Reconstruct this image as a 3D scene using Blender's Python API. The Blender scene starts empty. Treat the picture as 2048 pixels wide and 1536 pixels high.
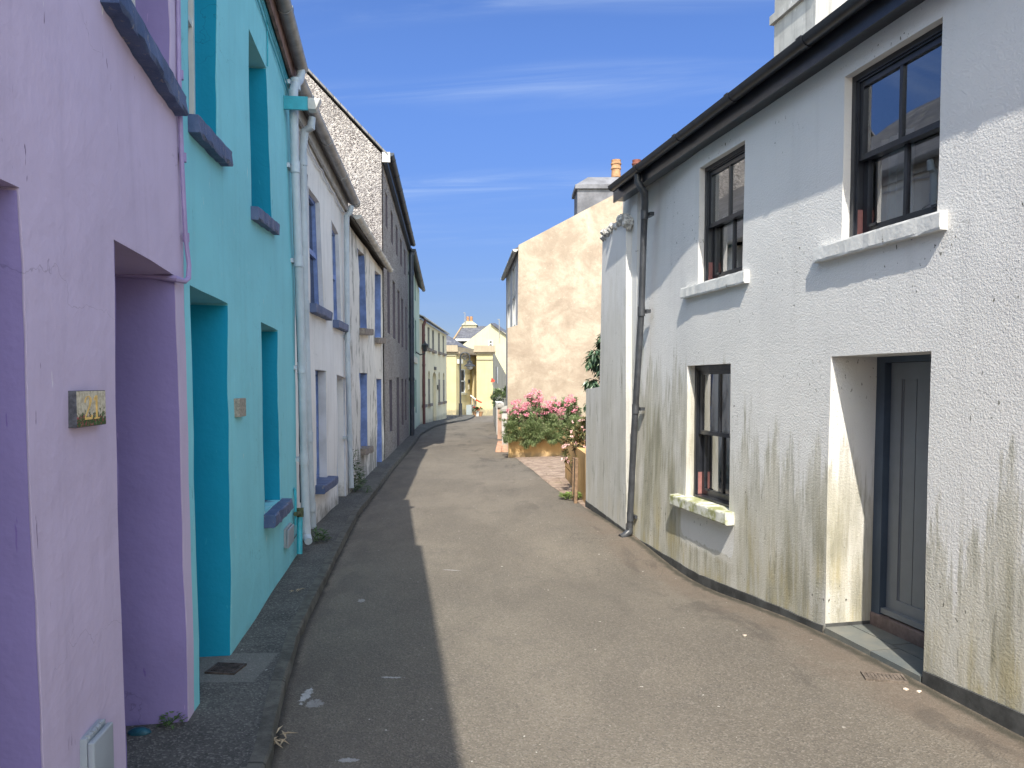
import bpy, bmesh, math, random
from mathutils import Vector, noise
random.seed(7)
sc = bpy.context.scene
col = sc.collection

# ---------------------------------------------------------------- camera
F = 1538.0; TH = math.radians(2.8); EYE = 1.65; CY = 768 + F*math.tan(TH)
cam_d = bpy.data.cameras.new('camera'); cam = bpy.data.objects.new('camera', cam_d); col.objects.link(cam)
cam.location = (0, 0, EYE); cam.rotation_euler = (math.pi/2 - TH, 0, 0)
cam_d.sensor_width = 36; cam_d.lens = 36*F/2048; cam_d.shift_y = (CY-768)/2048
cam_d.clip_start = .05; cam_d.clip_end = 4000
sc.camera = cam
# ---------------------------------------------------------------- light
SUN = Vector((.08, .87, -1.0)).normalized()
w = bpy.data.worlds.new('World'); sc.world = w; w.use_nodes = True
nt = w.node_tree; bg = nt.nodes['Background']
sky = nt.nodes.new('ShaderNodeTexSky'); sky.sky_type = 'NISHITA'; sky.sun_disc = False
sky.sun_elevation = math.asin(-SUN.z); sky.sun_rotation = math.atan2(-SUN.x, -SUN.y) % (2*math.pi)
sky.altitude = 0; sky.air_density = 1.0; sky.dust_density = .4; sky.ozone_density = 3.0
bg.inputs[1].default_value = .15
SKY_LOW = (.162, .176, .248, 1); SKY_HIGH = (.285, .355, .52, 1); SKY_BOOST = (2.4, 1.9, 1.36, 1)
# thin cirrus high in the sky, laid out by direction
tc = nt.nodes.new('ShaderNodeTexCoord')
sep = nt.nodes.new('ShaderNodeSeparateXYZ'); nt.links.new(tc.outputs['Generated'], sep.inputs[0])
def wm(op, a, b=None, c=None):
    n = nt.nodes.new('ShaderNodeMath'); n.operation = op
    for i, v in enumerate((a, b, c)):
        if v is None: continue
        if isinstance(v, (int, float)): n.inputs[i].default_value = v
        else: nt.links.new(v, n.inputs[i])
    return n.outputs[0]
zc = wm('MAXIMUM', sep.outputs[2], .03)
cx = wm('DIVIDE', sep.outputs[0], wm('ADD', zc, .12)); cyy = wm('DIVIDE', sep.outputs[1], wm('ADD', zc, .12))
cmb = nt.nodes.new('ShaderNodeCombineXYZ')
nt.links.new(wm('MULTIPLY', cx, .55), cmb.inputs[0]); nt.links.new(wm('ADD', wm('MULTIPLY', cyy, 3.2), wm('MULTIPLY', cx, .35)), cmb.inputs[1])
def wnoise(sc_, det, rough, dist=0):
    n = nt.nodes.new('ShaderNodeTexNoise'); n.inputs['Scale'].default_value = sc_; n.inputs['Detail'].default_value = det
    n.inputs['Roughness'].default_value = rough; n.inputs['Distortion'].default_value = dist
    nt.links.new(cmb.outputs[0], n.inputs['Vector']); return n.outputs['Fac']
def wrange(v, a, b, lo, hi):
    n = nt.nodes.new('ShaderNodeMapRange'); n.interpolation_type = 'SMOOTHSTEP'
    nt.links.new(v, n.inputs[0])
    for i, x in enumerate((a, b, lo, hi)): n.inputs[1+i].default_value = x
    return n.outputs[0]
cl = wm('MULTIPLY', wrange(wnoise(.75, 3, .5), .45, .75, 0, 1), wrange(wnoise(1.6, 7, .62, .8), .35, .8, 0, 1))
cl = wm('MULTIPLY', cl, wrange(sep.outputs[2], .14, .27, .12, 1))
mx = nt.nodes.new('ShaderNodeMix'); mx.data_type = 'RGBA'
nt.links.new(wm('MULTIPLY', cl, .75), mx.inputs['Factor'])
hs = nt.nodes.new('ShaderNodeMix'); hs.data_type = 'RGBA'; hs.blend_type = 'MULTIPLY'; hs.inputs['Factor'].default_value = 1
nt.links.new(sky.outputs[0], hs.inputs['A'])
# deep clear blue ahead, unseen sky overhead and behind boosted to add ambient light
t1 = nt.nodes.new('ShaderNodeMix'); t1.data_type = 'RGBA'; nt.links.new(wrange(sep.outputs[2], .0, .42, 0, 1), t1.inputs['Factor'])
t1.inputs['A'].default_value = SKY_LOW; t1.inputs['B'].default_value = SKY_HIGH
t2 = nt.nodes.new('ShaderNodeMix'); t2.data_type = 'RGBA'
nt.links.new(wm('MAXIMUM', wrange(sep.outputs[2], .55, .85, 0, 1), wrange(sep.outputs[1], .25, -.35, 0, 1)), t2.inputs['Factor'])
nt.links.new(t1.outputs['Result'], t2.inputs['A']); t2.inputs['B'].default_value = SKY_BOOST
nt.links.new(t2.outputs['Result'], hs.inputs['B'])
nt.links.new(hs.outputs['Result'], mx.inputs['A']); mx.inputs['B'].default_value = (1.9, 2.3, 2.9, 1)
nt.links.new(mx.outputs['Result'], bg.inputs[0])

sd = bpy.data.lights.new('sun', 'SUN'); so = bpy.data.objects.new('sun', sd); col.objects.link(so)
sd.energy = 3.0; sd.angle = math.radians(.5); sd.color = (1, .94, .83)
so.rotation_euler = SUN.to_track_quat('-Z', 'Y').to_euler(); so.location = (-5, -20, 30)
sc.view_settings.view_transform = 'Standard'; sc.view_settings.look = 'None'; sc.view_settings.gamma = 1
sc.view_settings.exposure = 1.32

# ---------------------------------------------------------------- scene bookkeeping
def tag(o, label, cat, group=None, kind=None):
    if label: o['label'] = label
    if cat: o['category'] = cat
    if group: o['group'] = group
    if kind: o['kind'] = kind
    return o
def thing(name, loc, label, cat, group=None):
    o = bpy.data.objects.new(name, None); o.location = loc; o.empty_display_size = .2; col.objects.link(o)
    return tag(o, label, cat, group)
def wloc(p):
    v = Vector((0, 0, 0))
    while p is not None: v = v + p.location; p = p.parent
    return v
def link(name, bm, m, parent=None, loc=None, smooth=False, angle=35):
    """vertices in bm are in world space; the object gets a sensible origin"""
    me = bpy.data.meshes.new(name)
    base = wloc(parent) if parent else Vector((0, 0, 0))
    if parent is None and loc is None:
        n = len(bm.verts); loc = Vector((0, 0, 0))
        xs = [v.co for v in bm.verts]
        loc = Vector(((min(v.x for v in xs)+max(v.x for v in xs))/2, (min(v.y for v in xs)+max(v.y for v in xs))/2, min(v.z for v in xs)))
    off = base if parent else Vector(loc)
    for v in bm.verts: v.co = v.co - off
    bm.normal_update()
    bm.to_mesh(me); bm.free()
    for mm in (m if isinstance(m, (list, tuple)) else [m]): me.materials.append(mm)
    if smooth:
        for p in me.polygons: p.use_smooth = True
        me.set_sharp_from_angle(angle=math.radians(angle))
    o = bpy.data.objects.new(name, me); col.objects.link(o)
    if parent: o.parent = parent
    else: o.location = off
    return o

# ---------------------------------------------------------------- geometry helpers
def ray(x, y):
    a = x-1024; b = -(y-CY); c, s = math.cos(TH), math.sin(TH)
    return Vector((a, F*c+b*s, -F*s+b*c))
def on_ground(x, y, z=0):
    d = ray(x, y); t = (z-EYE)/d.z; return Vector((d.x*t, d.y*t, z))
def at_depth(x, y, Y):
    d = ray(x, y); t = Y/d.y; return Vector((d.x*t, Y, EYE+d.z*t))
def bxw(bm, pts8):
    v = [bm.verts.new(p) for p in pts8]
    for f in ((0,3,2,1),(4,5,6,7),(0,1,5,4),(1,2,6,5),(2,3,7,6),(3,0,4,7)): bm.faces.new([v[i] for i in f])
    return v
def box(bm, a, b):
    (x0,y0,z0),(x1,y1,z1) = a, b
    return bxw(bm, [(x0,y0,z0),(x1,y0,z0),(x1,y1,z0),(x0,y1,z0),(x0,y0,z1),(x1,y0,z1),(x1,y1,z1),(x0,y1,z1)])
def bevel(bm, w, seg=2):
    bmesh.ops.bevel(bm, geom=list(bm.edges), offset=w, segments=seg, affect='EDGES', profile=.6)
def tube(bm, pts, r, seg=10, cap=True, arc=None):
    pts = [Vector(p) for p in pts]; n = len(pts)
    rs = r if isinstance(r, (list, tuple)) else [r]*n
    rings = []; prev = None
    for i, p in enumerate(pts):
        t = (pts[min(i+1, n-1)]-pts[max(i-1, 0)]).normalized()
        if prev is None:
            a = t.orthogonal().normalized()
            up = Vector((0, 0, 1))
            if abs(t.z) < .9: a = (up - t*up.dot(t)).normalized()
        else:
            a = (prev - t*prev.dot(t)).normalized()
        prev = a; b = t.cross(a)
        k = 1
        if 0 < i < n-1:
            c = (pts[i]-pts[i-1]).normalized().dot((pts[i+1]-pts[i]).normalized()); k = 1/max(.6, math.sqrt((1+c)/2))
        a0, a1 = arc if arc else (0, 2*math.pi)
        m = seg if not arc else seg+1
        rings.append([bm.verts.new(p + (a*math.cos(a0+(a1-a0)*j/seg)+b*math.sin(a0+(a1-a0)*j/seg))*rs[i]*k) for j in range(m)])
    for i in range(n-1):
        m = len(rings[i])
        for j in range(m if not arc else m-1):
            bm.faces.new((rings[i][j], rings[i][(j+1) % m], rings[i+1][(j+1) % m], rings[i+1][j]))
    if cap:
        bm.faces.new(rings[0][::-1]); bm.faces.new(rings[-1])
    return rings
def lathe(bm, c, prof, seg=16):
    c = Vector(c); rings = []
    for r, z in prof:
        rings.append([bm.verts.new(c+Vector((r*math.cos(2*math.pi*j/seg), r*math.sin(2*math.pi*j/seg), z))) for j in range(seg)])
    for i in range(len(prof)-1):
        for j in range(seg): bm.faces.new((rings[i][j], rings[i][(j+1) % seg], rings[i+1][(j+1) % seg], rings[i+1][j]))
    bm.faces.new(rings[0][::-1]); bm.faces.new(rings[-1])
def prism(bm, poly, d):
    d = Vector(d); a = [bm.verts.new(p) for p in poly]; b = [bm.verts.new(Vector(p)+d) for p in poly]
    bm.faces.new(a); bm.faces.new(b[::-1]); n = len(a)
    for i in range(n): bm.faces.new((a[i], b[i], b[(i+1) % n], a[(i+1) % n]))

class Wall:
    """vertical wall plane over the plan line p0-p1; u along it, d into the house"""
    def __init__(s, p0, p1, street):
        s.p0 = Vector((p0[0], p0[1], 0)); e = Vector((p1[0], p1[1], 0))-s.p0; s.L = e.length; s.t = e.normalized()
        n = Vector((s.t.y, -s.t.x, 0)); s.n = n if n.x*street > 0 else -n
    def P(s, u, z, d=0): return s.p0 + s.t*u - s.n*d + Vector((0, 0, z))
    def px(s, x, y, d=0):
        r = ray(x, y); o = s.p0 - s.n*d; k = (o - Vector((0, 0, EYE))).dot(s.n)/r.dot(s.n)
        q = Vector((0, 0, EYE)) + r*k; return ((q-s.p0).dot(s.t), q.z)
    def quad(s, pts): return [s.px(*p) for p in pts]

def uvbox(bm, wall, sc_=1.0):
    uv = bm.loops.layers.uv.verify()
    for f in bm.faces:
        for l in f.loops:
            v = l.vert.co - wall.p0; l[uv].uv = (v.dot(wall.t)-v.dot(wall.n), v.z)
def wob(p, amp, seedv=0):
    q = Vector((p.x*1.3+seedv, p.y*1.3, p.z*1.3))
    return noise.noise(q)*amp + noise.noise(q*4.1)*amp*.35
def facade(name, parent, wall, outline, holes, m, step=.25, amp=.012, depth=.3, seedv=0, skirt=None):
    """outline / holes in (u,z); hole = (poly, depth). Front skin with holes plus the reveals as one skin."""
    bm = bmesh.new()
    def loop(poly):
        vs = [bm.verts.new((p[0], 0, p[1])) for p in poly]
        return vs, [bm.edges.new((vs[i], vs[(i+1) % len(vs)])) for i in range(len(vs))]
    es = []; hl = []
    es += loop(outline)[1]
    for h, dp in holes:
        vs, e = loop(h); es += e; hl.append((vs, dp))
    bmesh.ops.triangle_fill(bm, edges=es, use_beauty=True, use_dissolve=False, normal=(0, -1, 0))
    for vs, dp in hl:
        back = [bm.verts.new((v.co.x, dp, v.co.z)) for v in vs]; n = len(vs)
        for i in range(n): bm.faces.new((vs[i], vs[(i+1) % n], back[(i+1) % n], back[i]))
    if step:
        us = [p[0] for p in outline]; zs = [p[1] for p in outline]
        k = math.floor(min(us)/step)*step
        while k < max(us):
            bmesh.ops.bisect_plane(bm, geom=bm.verts[:]+bm.edges[:]+bm.faces[:], dist=1e-4, plane_co=(k, 0, 0), plane_no=(1, 0, 0)); k += step
        k = math.floor(min(zs)/step)*step
        while k < max(zs):
            bmesh.ops.bisect_plane(bm, geom=bm.verts[:]+bm.edges[:]+bm.faces[:], dist=1e-4, plane_co=(0, 0, k), plane_no=(0, 0, 1)); k += step
    bm.normal_update()
    uv = bm.loops.layers.uv.verify()
    for f in bm.faces:
        if abs(f.normal.y) > .9 and f.normal.y > 0: f.normal_flip()
        for l in f.loops: l[uv].uv = (l.vert.co.x + l.vert.co.y, l.vert.co.z)
    for v in bm.verts:
        p = wall.P(v.co.x, v.co.z, v.co.y)
        if amp:
            e = 1 if v.co.y > 1e-4 or True else 0
            p = p + wall.n*wob(p, amp, seedv) + wall.t*wob(p+Vector((9, 3, 1)), amp*.8, seedv)*e + Vector((0, 0, wob(p+Vector((2, 7, 5)), amp*.5, seedv)))
        v.co = p
    if wall.n.x < 0:
        pass
    return link(name, bm, m, parent, smooth=True, angle=38)
def wbox(bm, wall, u0, u1, z0, z1, d0, d1, z0b=None, z1b=None):
    """box in wall space; z0b/z1b = heights at the u1 end"""
    z0b = z0 if z0b is None else z0b; z1b = z1 if z1b is None else z1b
    return bxw(bm, [wall.P(u0, z0, d0), wall.P(u1, z0b, d0), wall.P(u1, z0b, d1), wall.P(u0, z0, d1),
                    wall.P(u0, z1, d0), wall.P(u1, z1b, d0), wall.P(u1, z1b, d1), wall.P(u0, z1, d1)])
def bil(q, s, t):  # q: near-top, far-top, far-bottom, near-bottom ; s near->far, t bottom->top
    (a, b, c, d) = q
    return ((1-t)*((1-s)*d[0]+s*c[0])+t*((1-s)*a[0]+s*b[0]), (1-t)*((1-s)*d[1]+s*c[1])+t*((1-s)*a[1]+s*b[1]))
def qbox(bm, wall, q, s0, s1, t0, t1, d0, d1):
    pp = []
    for t in (t0, t1):
        for s, d in ((s0, d0), (s1, d0), (s1, d1), (s0, d1)):
            u, z = bil(q, s, t); pp.append(wall.P(u, z, d))
    return bxw(bm, pp)
def expand(q, e):
    cu = sum(p[0] for p in q)/4; cz = sum(p[1] for p in q)/4
    return [(p[0]+(e if p[0] > cu else -e), p[1]+(e if p[1] > cz else -e)) for p in q]

def rough_slab(wall, u0, u1, ztop0, ztop1, th, proud, back, jit=.006, n=14):
    """a stone sill with uneven arrises"""
    bm = bmesh.new(); ring = []
    for i in range(n+1):
        k = i/n; u = u0+(u1-u0)*k; zt = ztop0+(ztop1-ztop0)*k
        j = lambda: random.uniform(-jit, jit)
        prof = [(back, zt+.008), (-proud*.94, zt+j()*.5), (-proud+j(), zt-.012+j()*.4), (-proud+j(), zt-th+.012+j()), (-proud*.9+j(), zt-th+j()), (back, zt-th)]
        ring.append([bm.verts.new(wall.P(u, z, d)) for d, z in prof])
    m = len(ring[0])
    for i in range(n):
        for j in range(m): bm.faces.new((ring[i][j], ring[i][(j+1) % m], ring[i+1][(j+1) % m], ring[i+1][j]))
    bm.faces.new(ring[0][::-1]); bm.faces.new(ring[-1]); uvbox(bm, wall); return bm

# ---------------------------------------------------------------- materials
class Mt:
    def __init__(s, name, rough=.85, spec=.3):
        s.m = bpy.data.materials.new(name); s.m.use_nodes = True; s.t = s.m.node_tree
        s.b = s.t.nodes['Principled BSDF']; s.b.inputs['Roughness'].default_value = rough
        s.b.inputs['Specular IOR Level'].default_value = spec
    def set(s, node, i, v):
        if isinstance(v, bpy.types.NodeSocket): s.t.links.new(v, node.inputs[i])
        elif v is not None: node.inputs[i].default_value = v if not (isinstance(v, tuple) and len(v) == 3 and node.inputs[i].type == 'RGBA') else (*v, 1)
    def uv(s, sx=1, sy=1, off=(0, 0)):
        n = s.t.nodes.new('ShaderNodeUVMap'); m = s.t.nodes.new('ShaderNodeVectorMath'); m.operation = 'MULTIPLY_ADD'
        s.t.links.new(n.outputs[0], m.inputs[0]); m.inputs[1].default_value = (sx, sy, 1); m.inputs[2].default_value = (off[0], off[1], 0); return m.outputs[0]
    def pos(s, sx=1, sy=1, sz=1):
        n = s.t.nodes.new('ShaderNodeNewGeometry'); m = s.t.nodes.new('ShaderNodeVectorMath'); m.operation = 'MULTIPLY'
        s.t.links.new(n.outputs['Position'], m.inputs[0]); m.inputs[1].default_value = (sx, sy, sz); return m.outputs[0]
    def xyz(s, v):
        n = s.t.nodes.new('ShaderNodeSeparateXYZ'); s.t.links.new(v, n.inputs[0]); return n.outputs
    def noise(s, v, scale, det=3, rough=.55, dist=0):
        n = s.t.nodes.new('ShaderNodeTexNoise'); s.t.links.new(v, n.inputs['Vector']); n.inputs['Scale'].default_value = scale
        n.inputs['Detail'].default_value = det; n.inputs['Roughness'].default_value = rough; n.inputs['Distortion'].default_value = dist
        return n.outputs['Fac']
    def vor(s, v, scale, feat='F1', out='Distance', rnd=1):
        n = s.t.nodes.new('ShaderNodeTexVoronoi'); n.feature = feat; s.t.links.new(v, n.inputs['Vector']); n.inputs['Scale'].default_value = scale
        n.inputs['Randomness'].default_value = rnd
        return n.outputs[out]
    def math(s, op, a, b=None, c=None, clamp=False):
        n = s.t.nodes.new('ShaderNodeMath'); n.operation = op; n.use_clamp = clamp
        for i, v in enumerate((a, b, c)): s.set(n, i, v)
        return n.outputs[0]
    def rng(s, v, a, b, lo=0, hi=1):
        n = s.t.nodes.new('ShaderNodeMapRange'); n.interpolation_type = 'SMOOTHSTEP'
        for i, x in enumerate((v, a, b, lo, hi)): s.set(n, i, x)
        return n.outputs[0]
    def mix(s, f, a, b, mode='MIX'):
        n = s.t.nodes.new('ShaderNodeMix'); n.data_type = 'RGBA'; n.blend_type = mode
        s.set(n, 'Factor', f) if not isinstance(f, float) else s.set(n, 'Factor', f)
        for k, v in (('A', a), ('B', b)):
            sock = n.inputs[k] if n.inputs[k].type == 'RGBA' else [i for i in n.inputs if i.name == k and i.type == 'RGBA'][0]
            if isinstance(v, bpy.types.NodeSocket): s.t.links.new(v, sock)
            else: sock.default_value = (*v, 1) if len(v) == 3 else v
        return [o for o in n.outputs if o.type == 'RGBA'][0]
    def bump(s, h, strength=.3, dist=.01, nrm=None):
        n = s.t.nodes.new('ShaderNodeBump'); n.inputs['Strength'].default_value = strength; n.inputs['Distance'].default_value = dist
        s.t.links.new(h, n.inputs['Height'])
        if nrm is not None: s.t.links.new(nrm, n.inputs['Normal'])
        return n.outputs[0]
    def col(s, c): s.set(s.b, 'Base Color', c); return s
    def nrm(s, n): s.t.links.new(n, s.b.inputs['Normal']); return s
    def rnd(s):
        n = s.t.nodes.new('ShaderNodeNewGeometry'); return n.outputs['Random Per Island']

def mul(c, k): return tuple(min(1, x*k) for x in c)
def render_wall(name, c, marks=(.1, .1, .1), chips=(.6, .6, .6), streak=.12, grime=.5, fine=70, fstr=.35, fdist=.004, blotch=.1, mark_th=.67, basez=.35, seedo=0):
    M = Mt(name, .78)
    u = M.uv(1, 1, (seedo, 0)); big = M.noise(u, .9, 3, .6)
    base = M.mix(M.rng(big, .3, .7), mul(c, 1-blotch), mul(c, 1+blotch))
    st = M.noise(M.uv(9, .55, (seedo, 0)), 1, 5, .65)
    base = M.mix(M.math('MULTIPLY', M.rng(st, .45, .75), streak*2), base, mul(c, .62))
    st2 = M.noise(M.uv(14, 1.1, (seedo+5, 3)), 1, 4, .6)
    base = M.mix(M.math('MULTIPLY', M.rng(st2, .62, .8), streak), base, mul(c, 1.35))
    # small scratches and chips, drawn out downwards
    s1 = M.noise(M.uv(34, 4.2, (seedo+2, 1)), 1, 3, .7); gate = M.rng(M.noise(M.uv(1.7, 1.2, (seedo+4, 0)), 1, 2), .47, .58)
    base = M.mix(M.math('MULTIPLY', M.rng(s1, mark_th, mark_th+.03), gate), base, marks)
    s2 = M.noise(M.uv(26, 4.5, (seedo+12, 8)), 1, 3, .65); gate2 = M.rng(M.noise(M.uv(1.3, 1.5, (seedo+8, 2)), 1, 2), .5, .6)
    base = M.mix(M.math('MULTIPLY', M.rng(s2, mark_th, mark_th+.03), gate2), base, chips)
    dn = M.t.nodes.new('ShaderNodeVectorMath'); dn.operation = 'ADD'; nz = M.t.nodes.new('ShaderNodeTexNoise'); nz.inputs['Scale'].default_value = 2.2; nz.inputs['Detail'].default_value = 5
    M.t.links.new(u, nz.inputs['Vector']); M.t.links.new(u, dn.inputs[0]); M.t.links.new(nz.outputs['Color'], dn.inputs[1])
    ck = M.vor(dn.outputs[0], 1.1, 'DISTANCE_TO_EDGE'); cg = M.rng(M.noise(M.uv(1, 1, (seedo+3, 9)), 1, 2), .5, .58)
    ckm = M.math('MULTIPLY', M.rng(ck, 0, .0035, .5, 0), cg); base = M.mix(ckm, base, mul(c, .45))
    # damp and splash near the ground
    z = M.xyz(M.uv())[1]
    lo = M.math('ADD', M.rng(z, 0, basez, 1, 0), M.math('MULTIPLY', M.math('SUBTRACT', M.noise(M.uv(4, 3), 1, 5, .7), .5), 1.6))
    base = M.mix(M.math('MULTIPLY', M.rng(lo, .55, 1.1), grime), base, mul((.16, .15, .12), 1))
    M.col(base)
    b1 = M.bump(M.noise(u, fine, 3, .6), fstr, fdist)
    b2 = M.bump(M.noise(u, 5, 4, .55), .55, .018, b1); M.nrm(b2); return M
def plain(name, c, rough=.5, var=.15, scale=8, spec=.4, bump=.15, metallic=0):
    M = Mt(name, rough, spec); p = M.pos(); n = M.noise(p, scale, 5, .65)
    M.col(M.mix(M.rng(n, .3, .7), mul(c, 1-var), mul(c, 1+var))); M.nrm(M.bump(M.noise(p, scale*6, 3), bump, .004))
    M.b.inputs['Metallic'].default_value = metallic
    return M.m

LAV = (.49, .405, .555); TEAL = (.20, .54, .61)
m_lav = render_wall('lavender paint', LAV, marks=(.09, .06, .12), chips=(.66, .62, .66), streak=.1, blotch=.06, fine=55, fstr=.2, grime=.35, basez=.2).m
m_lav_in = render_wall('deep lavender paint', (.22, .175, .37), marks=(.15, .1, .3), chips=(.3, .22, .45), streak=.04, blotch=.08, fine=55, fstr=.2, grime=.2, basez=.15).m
m_teal = render_wall('teal paint', TEAL, marks=(.02, .17, .2), chips=(.5, .62, .62), streak=.1, blotch=.06, fine=50, fstr=.2, grime=.3, basez=.2, seedo=3).m
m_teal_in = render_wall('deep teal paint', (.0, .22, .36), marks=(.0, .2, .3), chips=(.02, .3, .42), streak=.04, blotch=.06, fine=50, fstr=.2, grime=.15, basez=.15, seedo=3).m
m_white_l = render_wall('old white limewash', (.70, .68, .66), marks=(.2, .2, .18), chips=(.45, .45, .42), streak=.2, blotch=.08, fine=40, fstr=.4, grime=.8, mark_th=.68, basez=.6, seedo=11).m

def patchy_white():
    M = Mt('patchy white render', .85); c = (.68, .66, .62)
    u = M.uv(); base = M.mix(M.rng(M.noise(u, 1.4, 4), .3, .7), mul(c, .88), c)
    n = M.noise(M.uv(3.4, 1.1), 1, 7, .75, .3); z = M.xyz(u)[1]
    ln = M.math('ADD', n, M.rng(z, 0, 1.2, .1, -.02))
    base = M.mix(M.math('MULTIPLY', M.rng(ln, .50, .58), .8), base, (.19, .19, .175))
    base = M.mix(M.math('MULTIPLY', M.rng(M.noise(M.uv(10, 2, (3, 3)), 1, 6, .75), .55, .68), .4), base, (.3, .3, .27))
    M.col(base); M.nrm(M.bump(M.noise(u, 18, 6, .7), .5, .015)); return M.m
m_white_p = patchy_white()

def pebble(name, c1, c2, c3, k=1):
    M = Mt(name, .9); p = M.pos()
    cellc = M.vor(p, 42, out='Color'); d = M.vor(p, 42)
    r = M.xyz(cellc)
    base = M.mix(M.rng(r[0], .2, .9), c1, c2); base = M.mix(M.rng(r[1], .75, .9), base, c3)
    base = M.mix(M.math('MULTIPLY', M.rng(M.noise(p, 1.1, 4), .4, .75), .25), base, mul(c3, .7))
    M.col(base)
    h = M.math('ADD', M.rng(d, 0, .6, 1, 0), M.math('MULTIPLY', r[2], .8))
    M.nrm(M.bump(h, 1, .03)); return M.m
m_pebble = pebble('pebbledash', (.30, .275, .27), (.47, .435, .41), (.16, .14, .14))
m_green = render_wall('pale green paint', (.45, .52, .41), marks=(.3, .4, .33), streak=.15, grime=.5, seedo=21).m
m_yellow = render_wall('primrose render', (.66, .60, .43), marks=(.4, .33, .2), chips=(.85, .75, .5), streak=.12, grime=.5, blotch=.05, seedo=31, fine=25).m
m_yellow2 = render_wall('yellow render', (.52, .44, .25), marks=(.3, .24, .15), chips=(.6, .5, .35), streak=.12, grime=.6, blotch=.08, seedo=41, fine=25).m
m_cream2 = render_wall('pale cream render', (.46, .42, .28), marks=(.3, .25, .15), chips=(.6, .56, .42), streak=.15, grime=.4, blotch=.05, seedo=51, fine=25).m

def gable_cream():
    M = Mt('weathered cream render', .9); u = M.uv()
    a = M.noise(u, 1.3, 8, .72, .4); b = M.noise(u, 5, 7, .75)
    base = M.mix(M.rng(a, .35, .68), (.31, .245, .185), (.47, .395, .305))
    base = M.mix(M.math('MULTIPLY', M.rng(b, .48, .7), .55), base, (.25, .20, .15))
    base = M.mix(M.math('MULTIPLY', M.rng(M.noise(M.uv(1, 1, (7, 3)), 9, 5, .7), .56, .72), .5), base, (.55, .48, .38))
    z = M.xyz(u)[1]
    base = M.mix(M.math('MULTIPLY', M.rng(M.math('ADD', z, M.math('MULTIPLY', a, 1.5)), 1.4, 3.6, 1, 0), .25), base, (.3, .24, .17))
    M.col(base); M.nrm(M.bump(M.noise(u, 22, 5, .65), .45, .012)); return M.m
m_gable = gable_cream()

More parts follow.
